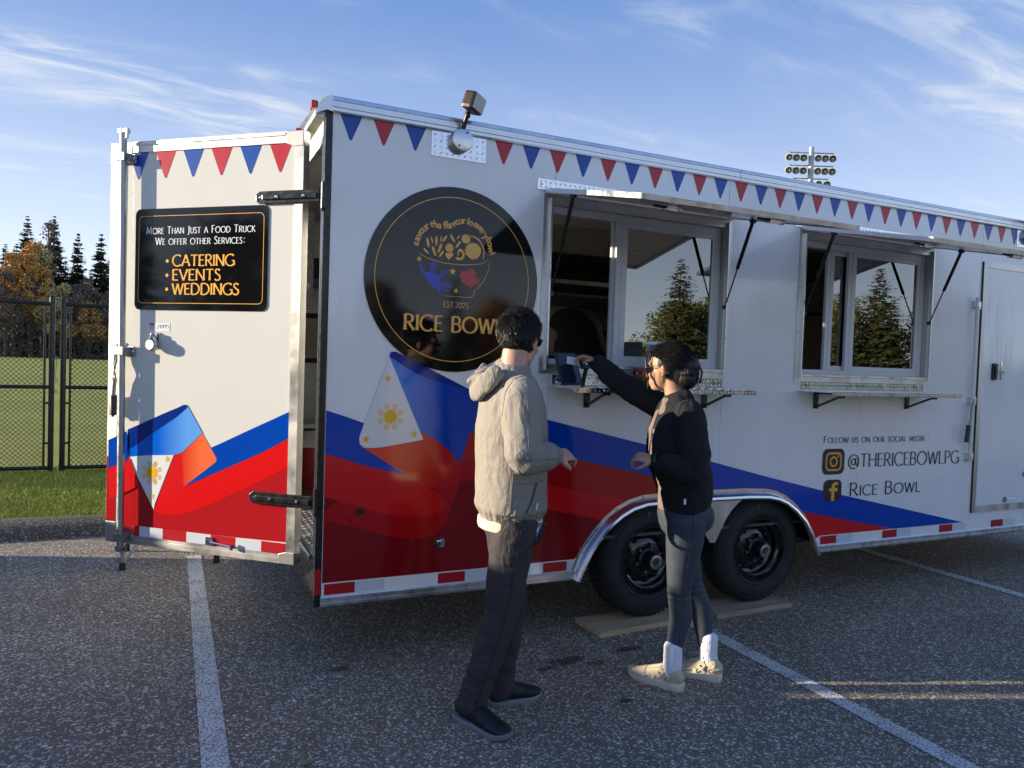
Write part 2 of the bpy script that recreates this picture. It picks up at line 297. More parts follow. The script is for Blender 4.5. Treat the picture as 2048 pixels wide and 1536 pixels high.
SIDE_ART= {"maroon":[(0.004,0.384),(0.004,0.99),(0.198,1.024),(0.418,0.965),(0.707,1.023),(0.754,1.115),(1.053,1.138),(1.225,1.071),(1.406,1.025),(1.835,0.93),(2.499,0.816),(3.245,0.611),(3.624,0.533),(3.9,0.46),(3.9,0.384)],"red_a":[(0.934,1.113),(1.225,1.071),(1.406,1.025),(1.835,0.93),(2.501,0.768),(2.51,0.609),(1.695,0.782),(1.255,0.883),(0.895,0.965)],"red_fill":[(0.693,1.011),(0.76,1.108),(0.795,1.195),(0.933,1.156),(1.225,1.071),(1.281,0.867),(0.896,0.951),(0.694,0.985)],"red_gap":[(0.7,1.029),(0.756,1.183),(0.801,1.192),(0.836,1.113),(0.842,0.959),(0.716,0.914)],"red_b":[(0.822,0.981),(1.255,0.883),(1.695,0.782),(2.117,0.679),(2.125,0.524),(1.55,0.673),(1.26,0.742),(0.826,0.86)],"red_c":[(2.967,0.697),(3.248,0.611),(3.624,0.535),(4.098,0.44),(4.035,0.432),(3.344,0.427),(2.981,0.453)],"red_mid":[(0.004,0.8),(0.158,0.911),(0.418,0.965),(0.707,1.023),(0.711,0.918),(0.653,0.762),(0.631,0.702),(0.604,0.67),(0.562,0.643),(0.508,0.634),(0.462,0.635),(0.393,0.645),(0.333,0.659),(0.164,0.711),(0.004,0.761)],"red_bright":[(0.004,1.088),(0.198,1.024),(0.418,0.965),(0.515,0.907),(0.57,0.879),(0.603,0.853),(0.623,0.827),(0.629,0.808),(0.625,0.793),(0.609,0.775),(0.574,0.759),(0.543,0.752),(0.497,0.75),(0.451,0.751),(0.375,0.761),(0.292,0.779),(0.161,0.825),(0.004,0.877)],"orange":[(0.189,1.114),(0.418,0.965),(0.515,0.907),(0.617,0.884),(0.708,0.918),(0.707,1.023),(0.643,1.087),(0.586,1.133),(0.483,1.193),(0.5,1.149),(0.379,1.129),(0.221,1.111)],"blue_left":[(0.004,1.299),(0.099,1.268),(0.189,1.236),(0.167,1.161),(0.17,1.132),(0.189,1.114),(0.418,0.965),(0.198,1.024),(0.004,1.088)],"blue_right":[(0.788,1.392),(0.986,1.327),(1.212,1.25),(1.7,1.14),(2.291,1.005),(2.87,0.865),(3.345,0.759),(4.129,0.597),(4.888,0.439),(4.098,0.442),(3.624,0.535),(3.248,0.611),(2.5,0.784),(1.835,0.93),(1.406,1.025),(1.225,1.071),(0.795,1.185)],"blue_face":[(0.31,1.567),(0.483,1.193),(0.586,1.133),(0.643,1.087),(0.707,1.023),(0.756,1.179),(0.798,1.189),(0.791,1.391),(0.663,1.449),(0.551,1.501),(0.434,1.556),(0.339,1.593),(0.317,1.594)],"blue_fold":[(0.31,1.569),(0.311,1.585),(0.321,1.594),(0.339,1.596),(0.434,1.556),(0.551,1.501),(0.663,1.449),(0.791,1.391),(0.712,1.418),(0.599,1.444),(0.502,1.465),(0.413,1.508),(0.344,1.55)],"white_tri":[(0.31,1.567),(0.5,1.149),(0.379,1.129),(0.276,1.113),(0.221,1.111),(0.192,1.116),(0.174,1.129),(0.168,1.147),(0.169,1.168),(0.189,1.225)]}
DOOR_ART= {"red_low":[(1.269,0.959),(1.134,0.991),(0.97,0.783),(0.786,0.864),(0.154,1.111),(0.153,0.639),(0.496,0.633),(0.764,0.632),(1.058,0.632),(1.262,0.631)],"red_left":[(1.269,0.925),(1.182,0.962),(1.133,0.991),(1.092,0.916),(1.059,0.85),(1.178,0.793),(1.265,0.757)],"red_ribbon":[(0.969,0.734),(0.962,0.721),(0.945,0.711),(0.911,0.706),(0.852,0.709),(0.806,0.717),(0.754,0.732),(0.69,0.756),(0.626,0.781),(0.502,0.843),(0.319,0.931),(0.152,1.014),(0.156,1.152),(0.323,1.069),(0.586,0.952),(0.786,0.864),(0.887,0.796),(0.959,0.751)],"red_face":[(0.8,1.042),(0.849,1.024),(0.966,0.753),(0.969,0.731),(0.887,0.796),(0.784,0.864),(0.788,0.934)],"orange":[(0.677,1.15),(0.589,1.029),(0.585,1.018),(0.592,1.005),(0.786,0.863),(0.79,0.934),(0.803,1.038)],"blue_left":[(1.272,1.076),(1.184,1.114),(1.148,1.131),(1.144,0.978),(1.181,0.962),(1.269,0.925)],"blue_right":[(0.622,1.077),(0.571,1.099),(0.478,1.142),(0.387,1.184),(0.267,1.238),(0.159,1.284),(0.156,1.154),(0.323,1.071),(0.586,0.954),(0.786,0.863),(0.592,1.003),(0.585,1.018),(0.589,1.029)],"blue_face":[(0.769,1.282),(0.675,1.15),(0.8,1.04),(0.849,1.024),(1.026,1.009),(1.134,0.995),(1.147,1.012),(1.148,1.045),(1.028,1.108),(0.837,1.228)],"blue_fold":[(1.15,1.139),(1.066,1.173),(0.923,1.234),(0.832,1.27),(0.799,1.285),(0.783,1.289),(0.769,1.283),(0.773,1.271),(0.805,1.246),(0.837,1.221),(0.922,1.169),(1.028,1.102),(1.081,1.066),(1.148,1.029)],"white_tri":[(1.134,0.995),(1.026,1.01),(0.85,1.024),(0.865,0.991),(0.966,0.756),(0.97,0.728),(1.13,0.966)]}
LOGO= {"text":[(0.428,2.146),(0.435,2.171),(0.444,2.192),(0.455,2.212),(0.471,2.227),(0.485,2.241),(0.498,2.249),(0.511,2.252),(0.529,2.253),(0.551,2.25),(0.566,2.251),(0.58,2.254),(0.593,2.257),(0.607,2.257),(0.627,2.266),(0.647,2.279),(0.666,2.286),(0.685,2.289),(0.696,2.29),(0.708,2.289),(0.725,2.282),(0.739,2.28),(0.752,2.276),(0.77,2.266),(0.786,2.253),(0.796,2.24),(0.811,2.221),(0.821,2.213),(0.829,2.203),(0.837,2.181),(0.842,2.154),(0.851,2.132)],"leaves":[[(0.487,2.182),(0.498,2.131)],[(0.508,2.188),(0.52,2.156)],[(0.537,2.195),(0.538,2.144)],[(0.564,2.197),(0.561,2.167)],[(0.594,2.204),(0.571,2.168)],[(0.47,2.127),(0.499,2.1)],[(0.516,2.143),(0.536,2.092)],[(0.567,2.16),(0.548,2.109)],[(0.579,2.123),(0.554,2.089)],[(0.611,2.211),(0.64,2.17)],[(0.664,2.212),(0.649,2.189)],[(0.67,2.182),(0.643,2.143)]],"bowl_rim":[(0.448,2.105),(0.457,2.096),(0.486,2.081),(0.531,2.069),(0.583,2.061),(0.643,2.059),(0.7,2.061),(0.757,2.068),(0.788,2.074),(0.811,2.085),(0.825,2.095)],"bowl_side":[(0.835,2.09),(0.835,2.074),(0.829,2.038),(0.814,2.0),(0.796,1.97),(0.773,1.945),(0.754,1.929),(0.753,1.918),(0.751,1.906),(0.742,1.896),(0.717,1.893),(0.671,1.893),(0.588,1.893)],"noodle":[(0.714,2.214),(0.745,2.211),(0.772,2.198),(0.793,2.171),(0.803,2.143),(0.803,2.118),(0.799,2.098)],"circle":[(0.699,2.196),(0.725,2.199),(0.61,2.141),(0.633,2.143)],"egg":[(0.74,2.18),(0.765,2.176),(0.784,2.156),(0.788,2.138),(0.777,2.116),(0.764,2.099),(0.737,2.092),(0.718,2.102),(0.7,2.116),(0.695,2.137),(0.702,2.159),(0.719,2.175)],"yolk":[(0.743,2.14),(0.763,2.142)],"heart":[(0.607,2.079),(0.589,2.099),(0.587,2.109),(0.596,2.116),(0.605,2.114),(0.62,2.119),(0.632,2.115),(0.63,2.103)],"mushroom":[(0.642,2.091),(0.657,2.101),(0.654,2.122),(0.659,2.137),(0.67,2.143),(0.684,2.136),(0.694,2.119),(0.693,2.098),(0.676,2.082),(0.657,2.082)],"stars":[(0.449,2.07),(0.631,2.021),(0.653,1.923)],"sun_body":[(0.481,2.006),(0.507,2.01),(0.529,2.008),(0.553,1.994),(0.567,1.971),(0.566,1.942),(0.563,1.921),(0.558,1.91),(0.546,1.923),(0.524,1.936),(0.497,1.958),(0.478,1.985)],"rays":[[(0.446,2.046),(0.462,2.048),(0.481,2.008),(0.471,1.991)],[(0.51,2.012),(0.518,2.059),(0.529,2.06),(0.518,2.01)],[(0.52,2.011),(0.533,2.061),(0.544,2.058),(0.529,2.011)],[(0.508,2.01),(0.505,2.056),(0.511,2.059),(0.513,2.01)],[(0.55,1.994),(0.584,2.032),(0.588,2.028),(0.555,1.989)],[(0.554,1.985),(0.599,2.029),(0.61,2.023),(0.561,1.981)],[(0.568,1.957),(0.616,1.96),(0.616,1.955),(0.568,1.951)],[(0.568,1.95),(0.624,1.948),(0.632,1.935),(0.568,1.941)],[(0.568,1.936),(0.613,1.923),(0.61,1.917),(0.567,1.928)],[(0.546,1.922),(0.558,1.914),(0.584,1.895),(0.562,1.893)]],"maple":[(0.704,1.953),(0.707,1.963),(0.676,1.974),(0.685,1.98),(0.668,2.003),(0.677,2.011),(0.674,2.029),(0.693,2.025),(0.705,2.035),(0.709,2.006),(0.72,2.043),(0.731,2.039),(0.744,2.05),(0.753,2.031),(0.763,2.025),(0.754,2.003),(0.765,2.002),(0.785,1.987),(0.778,1.981),(0.78,1.965),(0.759,1.964),(0.735,1.944),(0.717,1.957)]}
# ------------------------------------------------------------------ ground
def asphalt_mat(name,paint=False,mult=1.0):
    m=bpy.data.materials.new(name); m.use_nodes=True; t=m.node_tree; p=t.nodes['Principled BSDF']; L=t.links
    co=N(t,'ShaderNodeTexCoord'); P_=co.outputs['Object']
    def noi(s,d=4,r=.6,dist=0):
        n=N(t,'ShaderNodeTexNoise'); n.inputs['Scale'].default_value=s; n.inputs['Detail'].default_value=d; n.inputs['Roughness'].default_value=r; n.inputs['Distortion'].default_value=dist; L.new(P_,n.inputs['Vector']); return n.outputs[0]
    def vor(s,out='Color'):
        n=N(t,'ShaderNodeTexVoronoi'); n.inputs['Scale'].default_value=s; n.inputs['Randomness'].default_value=1; L.new(P_,n.inputs['Vector']); return n
    v1=vor(105); v2=vor(52)
    sp1=N(t,'ShaderNodeSeparateColor'); L.new(v1.outputs['Color'],sp1.inputs[0]); sp2=N(t,'ShaderNodeSeparateColor'); L.new(v2.outputs['Color'],sp2.inputs[0])
    stone=M2(t,'MULTIPLY',ramp01(t,sp1.outputs[0],.45,1.0),ramp01(t,v1.outputs['Distance'],.75,.25))
    stone2=M2(t,'MULTIPLY',ramp01(t,sp2.outputs[1],.72,1.0),ramp01(t,v2.outputs['Distance'],.6,.2))
    cr=N(t,'ShaderNodeMixRGB'); cr.inputs[1].default_value=(.185,.150,.114,1); cr.inputs[2].default_value=(.74,.635,.52,1); L.new(stone,cr.inputs[0])
    cr2=N(t,'ShaderNodeMixRGB'); cr2.inputs[2].default_value=(.86,.78,.68,1); L.new(cr.outputs[0],cr2.inputs[1]); L.new(M2(t,'MULTIPLY',stone2,.75),cr2.inputs[0])
    big=N(t,'ShaderNodeMixRGB',blend_type='MULTIPLY'); big.inputs[0].default_value=1; L.new(cr2.outputs[0],big.inputs[1])
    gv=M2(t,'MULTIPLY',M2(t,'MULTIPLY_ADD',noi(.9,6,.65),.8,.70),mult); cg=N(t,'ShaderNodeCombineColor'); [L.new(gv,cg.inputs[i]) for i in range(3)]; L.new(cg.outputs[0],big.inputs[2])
    # oil and water spots with their own outline
    geo=N(t,'ShaderNodeSeparateXYZ'); L.new(P_,geo.inputs[0]); wet=None
    wob=M2(t,'MULTIPLY',M2(t,'SUBTRACT',noi(9,3),.5),.22)
    for cx,cy,rx,ry in ((1.23,-.28,.12,.06),(1.08,-.33,.07,.03),(1.36,-.36,.06,.03),(1.63,-.26,.09,.035),(1.27,-.78,.04,.03),(.10,.03,.06,.035)):
        dx=M2(t,'DIVIDE',M2(t,'SUBTRACT',geo.outputs[0],cx),rx); dy=M2(t,'DIVIDE',M2(t,'SUBTRACT',geo.outputs[1],cy),ry)
        dd=M2(t,'ADD',M2(t,'SQRT',M2(t,'ADD',M2(t,'MULTIPLY',dx,dx),M2(t,'MULTIPLY',dy,dy))),M2(t,'MULTIPLY',wob,5))
        b=ramp01(t,dd,1.15,.55); wet=b if wet is None else M2(t,'MAXIMUM',wet,b)
    wm=N(t,'ShaderNodeMixRGB',blend_type='MULTIPLY'); L.new(M2(t,'MULTIPLY',wet,.8),wm.inputs[0]); L.new(big.outputs[0],wm.inputs[1]); wm.inputs[2].default_value=(.22,.22,.23,1)
    col=wm.outputs[0]
    ht=M2(t,'ADD',M2(t,'MULTIPLY',ramp01(t,v1.outputs['Distance'],.8,.1),.6),M2(t,'MULTIPLY',noi(300,2),.5))
    if paint:
        pn=M2(t,'ADD',M2(t,'MULTIPLY',noi(120,3,.7),.65),M2(t,'MULTIPLY',noi(7,4),.45)); pm=ramp01(t,pn,.40,.56)
        pm=M2(t,'MULTIPLY',pm,ramp01(t,v1.outputs['Distance'],.85,.45))
        px_=N(t,'ShaderNodeMixRGB'); L.new(pm,px_.inputs[0]); L.new(col,px_.inputs[1]); px_.inputs[2].default_value=(.78,.76,.72,1); col=px_.outputs[0]
    L.new(col,p.inputs['Base Color']); p.inputs['Roughness'].default_value=.9; p.inputs['Specular IOR Level'].default_value=.08
    b=N(t,'ShaderNodeBump'); b.inputs['Strength'].default_value=.9; b.inputs['Distance'].default_value=.006; L.new(ht,b.inputs['Height']); L.new(b.outputs[0],p.inputs['Normal'])
    return m
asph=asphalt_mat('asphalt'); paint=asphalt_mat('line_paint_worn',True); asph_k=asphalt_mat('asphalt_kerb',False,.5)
def grass_mat(name,c0,c1,c2):
    m=bpy.data.materials.new(name); m.use_nodes=True; t=m.node_tree; p=t.nodes['Principled BSDF']
    co=N(t,'ShaderNodeTexCoord'); n=N(t,'ShaderNodeTexNoise'); n.inputs['Scale'].default_value=.35; n.inputs['Detail'].default_value=6; t.links.new(co.outputs['Object'],n.inputs['Vector'])
    n2=N(t,'ShaderNodeTexNoise'); n2.inputs['Scale'].default_value=45; n2.inputs['Detail'].default_value=5; t.links.new(co.outputs['Object'],n2.inputs['Vector'])
    a=N(t,'ShaderNodeMixRGB'); a.inputs[1].default_value=(*c0,1); a.inputs[2].default_value=(*c1,1); t.links.new(ramp01(t,n.outputs[0],.35,.65),a.inputs[0])
    b=N(t,'ShaderNodeMixRGB'); b.inputs[2].default_value=(*c2,1); t.links.new(a.outputs[0],b.inputs[1]); t.links.new(ramp01(t,n2.outputs[0],.45,.75),b.inputs[0])
    t.links.new(b.outputs[0],p.inputs['Base Color']); p.inputs['Roughness'].default_value=.9; p.inputs['Specular IOR Level'].default_value=.15
    bp=N(t,'ShaderNodeBump'); bp.inputs['Strength'].default_value=1; bp.inputs['Distance'].default_value=.05; t.links.new(n2.outputs[0],bp.inputs['Height']); t.links.new(bp.outputs[0],p.inputs['Normal']); return m
gm=grass_mat('lawn',(.27,.30,.065),(.34,.35,.085),(.42,.40,.14)); blade_m=grass_mat('grass_blade',(.34,.42,.08),(.44,.48,.11),(.52,.50,.20))
def struct(name,mb,m,**k): return mb.build(name,m,kind='structure',**k)
g=MB(); g.add([(-900,-900,-.012),(900,-900,-.012),(900,1400,-.012),(-900,1400,-.012)],[(0,1,2,3)]); struct('ground',g,gm)
g=MB(); g.add([(-70,-60,0),(110,-60,0),(110,3.36,0),(-70,3.36,0)],[(0,1,2,3)]); lot=struct('parking_lot',g,asph)
for i,x in enumerate((-.503,2.236,4.905,-3.2,7.6)):
    g=MB(); g.add([(x-.05,-2.9,.004),(x+.05,-2.9,.004),(x+.05,2.45,.004),(x-.05,2.45,.004)],[(0,1,2,3)])
    o=struct('painted_line',g,paint)
kb=MB(); nseg=60
for i in range(nseg):   # rolled asphalt kerb, slightly wandering
    pass
xs=[-45+105*i/180 for i in range(181)]; prof=[(3.32,-.01),(3.36,.045),(3.44,.095),(3.56,.118),(3.70,.112),(3.80,.085),(3.86,.03),(3.88,-.02)]
for x in xs:
    dy=.015*math.sin(x*1.3)+.02*math.sin(x*.41)
    for y,z in prof: kb.v.append((x,y+dy,z+(.006*math.sin(x*3.1+y*9) if z>.02 else 0)))
for i in range(180):
    for k in range(7): a=i*8+k; kb.f.append((a,a+8,a+9,a+1))
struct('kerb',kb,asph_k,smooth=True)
# grass blades where the verge is close enough to see them
gb=MB()
for _ in range(42000):
    y=3.84+3.6*random.random()**1.2; x=-.9-.17*(y-3.6)-2.2*random.random()+.9
    if x>.4: continue
    h=random.uniform(.022,.055)*(1.15 if y<4.3 else .9); a=random.uniform(0,6.28); wd=random.uniform(.003,.006); l=random.uniform(-.03,.03); l2=random.uniform(-.03,.03)
    c,s_=math.cos(a)*wd,math.sin(a)*wd
    gb.add([(x-c,y-s_,-.012),(x+c,y+s_,-.012),(x+l,y+l2,h)],[(0,1,2)])
o=gb.build('grass',blade_m,fix=False,kind='stuff'); tag(o,'short sunlit grass of the verge beyond the kerb','grass')
db=MB(); rd=random.Random(21)
for _ in range(60):    # twigs and leaf crumbs blown over the lot
    x=rd.uniform(-1.6,4.5); y=rd.uniform(-2.0,3.2); a=rd.uniform(0,6.28); L=rd.uniform(.008,.03); c,s_=math.cos(a)*L,math.sin(a)*L
    if rd.random()<.45: db.tube([(x-c,y-s_,.004),(x+c*.2,y+s_*.3,.008),(x+c,y+s_,.005)],.0018,5)
    else: db.add([(x-c,y-s_,.004),(x-s_*.5,y+c*.5,.010),(x+c,y+s_,.005),(x+s_*.5,y-c*.5,.008)],[(0,1,2,3)])
o=db.build('leaf_litter',mat('litter_tan',(.30,.21,.11),.85,var=.4,vscale=9),fix=False,kind='stuff'); tag(o,'dry twigs and leaf crumbs scattered over the asphalt','litter')
# ------------------------------------------------------------------ trees
bark=mat('bark',(.11,.085,.065),.9,var=.3,vscale=12,bump=.5,bscale=20)
def leafm(name,c):
    m=mat(name,c,.75,var=.35,vscale=1.3); return m
lf_sp=leafm('spruce_needles',(.045,.064,.045)); lf_sp2=leafm('spruce_needles_pale',(.06,.078,.055)); lf_gr=leafm('leaf_green',(.12,.135,.045)); lf_or=leafm('leaf_orange',(.50,.27,.07)); lf_ye=leafm('leaf_straw',(.46,.35,.14)); lf_br=leafm('twig_brown',(.17,.125,.092))
def conifer(loc,h,r,label,seed,m=None,dens=1.0,group='spruces at the far side of the field'):
    rd=random.Random(seed); t=thing('spruce_tree',label,'tree',loc,group); X,Y,Z=loc
    MB().tube([(X,Y,Z-.3),(X+rd.uniform(-.1,.1),Y,Z+h*.5),(X,Y,Z+h*.98)],[h*.014,h*.009,h*.002],6).build('trunk',bark,t)
    c=MB(); nl=int(52*dens)
    for i in range(nl):
        f=(i+rd.random())/nl; z=Z+h*(.10+.90*f); R=r*(1-f)**.8*(rd.uniform(.7,1.15))+.12
        for k in range(int(7+6*(1-f))):
            a=rd.uniform(0,6.28); L=R*rd.uniform(.6,1.1); ca,sa=math.cos(a),math.sin(a); dr=L*rd.uniform(.12,.42)
            for q in range(6):    # needle sprays along the branch
                u=.2+.8*q/5; bx,by,bz=X+ca*L*u,Y+sa*L*u,z-dr*u+.10*L*u*u; wd=(.36*L*(1.15-u)+.09)*rd.uniform(.7,1.3)*h/18
                aa=a+rd.uniform(-.9,.9); cx,sx=math.cos(aa),math.sin(aa)
                c.add([(bx-sx*wd,by+cx*wd,bz-rd.uniform(0,wd)),(bx+sx*wd,by-cx*wd,bz-rd.uniform(0,wd)),(bx+cx*wd*1.2,by+sx*wd*1.2,bz+rd.uniform(-wd,wd*.4))],[(0,1,2)])
    c.build('crown',m or lf_sp,t,fix=False); return t
def broadleaf(loc,h,r,label,seed,m,n=2600,ls=.16,ncl=22,name='broadleaf_tree',group='autumn trees at the far side of the field',bare=0.0,base=.28):
    rd=random.Random(seed); t=thing(name,label,'tree',loc,group); X,Y,Z=loc; tr=MB()
    tr.tube([(X,Y,Z-.3),(X+.04*h*rd.uniform(-1,1),Y,Z+h*.45),(X+.05*h*rd.uniform(-1,1),Y,Z+h*.9)],[h*.018,h*.012,h*.003],6)
    cl=[]
    for k in range(ncl):
        a=rd.uniform(0,6.28); f=base+(1-base)*rd.random()**.8; rr=r*math.sin(PI*min(.98,max(.08,(f-base*.7)/(1.02-base*.7))))**.7*rd.uniform(.35,1)
        e=(X+rr*math.cos(a),Y+rr*math.sin(a),Z+h*f*.97); cl.append((e,r*rd.uniform(.22,.42)))
        s0=(X,Y,Z+h*max(.15,f-.28)); tr.tube([s0,tuple((s0[j]+e[j])/2+(.03*h if j==2 else 0) for j in range(3)),e],[h*.006,h*.004,h*.0015],4)
    tr.build('trunk',bark,t); c=MB()
    for _ in range(int(n*(1-bare))):
        (e,q)=rd.choice(cl); d=Vector((rd.gauss(0,1),rd.gauss(0,1),rd.gauss(0,.8))).normalized()*q*rd.random()**.45; p=Vector(e)+d
        a=Vector((rd.gauss(0,1),rd.gauss(0,1),rd.gauss(0,1))).normalized()*ls*rd.uniform(.6,1.4); b=a.orthogonal().normalized()*ls*rd.uniform(.4,1)
        c.add([p-a,p+b,p+a,p-b],[(0,1,2,3)])
    c.build('crown',m,t,fix=False); return t
SP=[(-19.3,118,19.6,3.4,'tall spruce with an orange tree in front, left of the gate posts'),(-16.5,121,20.4,3.6,'tallest spruce, rising just above the gate post'),(-13.7,123,18.6,3.2,'narrow spruce right of the gate posts, second from the trailer door'),(-10.4,119,18.4,3.6,'dark full spruce close beside the open trailer door'),(-23.2,126,16.5,3.4,'short spruce at the left border of the picture'),(-16.2,131,15.5,3,'small spruce half hidden between the two gate leaves'),(-13.2,136,14.5,3.0,'low spruce tucked behind the pair beside the trailer door'),(-25.7,124,18,3.3,'spruce just outside the left border'),(-8.0,124,17.5,3.4,'spruce hidden behind the trailer door'),(-22.5,130,17.2,3.2,'spruce half hidden behind the orange birch at the left'),(-19.9,133,17.8,3.0,'slim spruce behind the pale straw coloured birch'),(-10.3,133,16.2,3.2,'spruce whose top just clears the trailer door edge'),(-15.0,128,13.6,2.8,'low spruce standing before the gap right of the gate post')]
for i,(x,y,h,r,l) in enumerate(SP): conifer((x,y,0),h,r,l,100+i,lf_sp if i%2==0 else lf_sp2)
BL=[(-19.6,112,13.5,3.0,lf_or,.0,'rusty orange birch in front of the leftmost spruces'),(-17.9,113,15.6,2.8,lf_or,.15,'bright orange leafy birch beside the tall left spruce'),(-17.0,114,14.8,2.4,lf_ye,.35,'pale straw coloured birch left of the tallest spruce'),(-16.4,116,19,2.2,lf_br,.8,'nearly bare birch with fine twigs beside the tallest spruce'),(-14.2,110,9.5,2.6,lf_ye,.2,'low yellow brown tree behind the gate gap'),(-12.7,111,9.5,3.0,lf_br,.1,'brown shrubby tree right of the gate gap'),(-11.4,112,11,2.6,lf_br,.3,'russet bush like tree between the two right spruces'),(-20.4,110,11,2.8,lf_br,.2,'brown half bare tree at the left border'),(-9.0,111,9,2.6,lf_br,.1,'low brown tree beside the trailer door edge'),(-10.9,109,7.5,2.2,lf_or,.2,'small orange bush at the foot of the spruces')]
for i,(x,y,h,r,m,b,l) in enumerate(BL): broadleaf((x,y,0),h,r,l,200+i,m,2200,.2,bare=b)
th=MB(); rd=random.Random(5)
for _ in range(9000):
    y=rd.uniform(110,140); x=rd.uniform(-30,5); p=Vector((x,y,0)); p.z=7.5*rd.random()**1.3; a=Vector((rd.gauss(0,1),rd.gauss(0,1),rd.gauss(0,1))).normalized()*rd.uniform(.15,.5); b=a.orthogonal().normalized()*rd.uniform(.1,.4); th.add([p-a,p+b,p+a,p-b],[(0,1,2,3)])
for _ in range(260):
    p=Vector((rd.uniform(-30,5),rd.uniform(110,138),0)); hh=rd.uniform(5,11); th.tube([p,p+Vector((rd.uniform(-.4,.4),0,hh))],[.08,.02],4)
o=th.build('thicket',leafm('thicket_leaf',(.11,.09,.072)),fix=False,kind='stuff'); tag(o,'brown tangled undergrowth along the far edge of the field','undergrowth')
# trees across the lot behind the camera: seen mirrored in the glass and the dark vinyl
RT=[(20.6,-24,6.6,2.7,lf_gr,'c'),(18.2,-27,5.6,1.2,lf_sp,'c'),(31,-24,5.8,3.0,lf_gr,'c'),(34.5,-24.5,7.4,3.2,lf_gr,'c'),(37.5,-26,6.0,2.2,lf_sp,'c'),(28,-30,5.2,1.6,lf_sp2,'c'),(4.5,-30,5.6,1.6,lf_sp,'c'),(7.5,-29,4.6,2,lf_br,'b'),(11,-28,5.4,1.6,lf_sp2,'c'),(13.8,-30,4.4,2,lf_or,'b'),(-24,-9,8,2.6,lf_sp,'c'),(-26,-4.5,6.5,2.6,lf_br,'b'),(-27,-1,7.2,2.2,lf_sp,'c'),(-22,-14,8.5,2.6,lf_sp2,'c'),(0,-33,6,2,lf_sp2,'c'),(24.5,-27,4.8,2.2,lf_gr,'b'),(28.5,-26,5.6,2.2,lf_gr,'b'),(41,-25,6.4,2.4,lf_gr,'b'),(32.8,-27,5.0,2.6,lf_ye,'b'),(36.4,-28,5.8,2.8,lf_gr,'b'),(22.6,-26,4.6,2.4,lf_gr,'b')]
RL=['full green conifer across the lot mirrored in the serving window','slim dark spruce across the lot left of the full green conifer','broad green conifer across the lot mirrored in the second window','tallest green conifer across the lot mirrored in the second window','dark spruce at the right end of the row across the lot','pale spruce set back between the green trees across the lot','dark spruce across the lot mirrored in the round logo','brown bare tree across the lot mirrored under the round logo','pale spruce across the lot mirrored at the right of the logo','small orange tree across the lot behind the camera','spruce left of the lot mirrored in the door sign','brown tree left of the lot between two spruces','dark spruce left of the lot nearest the field','tall pale spruce at the left rear of the lot','pale spruce straight behind the camera','low green tree beside the full conifer across the lot','green tree mirrored at the left of the second window','green tree at the far right end of the row across the lot','straw coloured tree between the two conifers mirrored in the second window','bushy green tree behind the tallest conifer across the lot','bushy green tree right behind the full conifer across the lot']
for i,((x,y,h,r,m,k),l) in enumerate(zip(RT,RL)):
    if k=='c': conifer((x,y,0),h,r,l,300+i,m,1.3,'trees around the parking lot')
    else: broadleaf((x,y,0),h,r,l,300+i,m,15000,.075,60,group='trees around the parking lot',base=.04)
hg=MB(); rd=random.Random(8)
for _ in range(16000):
    p=Vector((rd.uniform(-20,70),rd.uniform(-35,-31),2.6*rd.random()**.8)); a=Vector((rd.gauss(0,1),rd.gauss(0,1),rd.gauss(0,1))).normalized()*rd.uniform(.08,.2); b=a.orthogonal().normalized()*rd.uniform(.06,.16); hg.add([p-a,p+b,p+a,p-b],[(0,1,2,3)])
o=hg.build('shrub_belt',leafm('shrub_leaf',(.09,.10,.045)),fix=False,kind='stuff'); tag(o,'dull green shrub belt across the parking lot','shrubs')
# unseen board screen, added and notched to keep the low sun off the asphalt
bf=thing('added_shade_screen','unseen grey board screen added left of the lot to shade the asphalt','shade_screen',(-5,0,0))
y=-9.0; k=0
SL=[(-3.6,1.675,1.86),(1.675,1.77,1.48),(1.77,1.83,1.86),(1.83,1.965,1.41),(1.965,2.28,1.43),(2.28,4.12,1.48)]
for y0,y1,h in SL:
    nb=max(1,round((y1-y0)/.14)); 
    for j in range(nb):
        a=y0+(y1-y0)*j/nb; b=y0+(y1-y0)*(j+1)/nb
        MB().box((-5.012,a,0),(-4.988,b-.0006,h)).build('board',wood2,bf,fix=False)
for y in range(-3,5,2): MB().box((-5.10,y-.05,0),(-5.014,y+.05,1.15)).build('post',wood2,bf,fix=False)
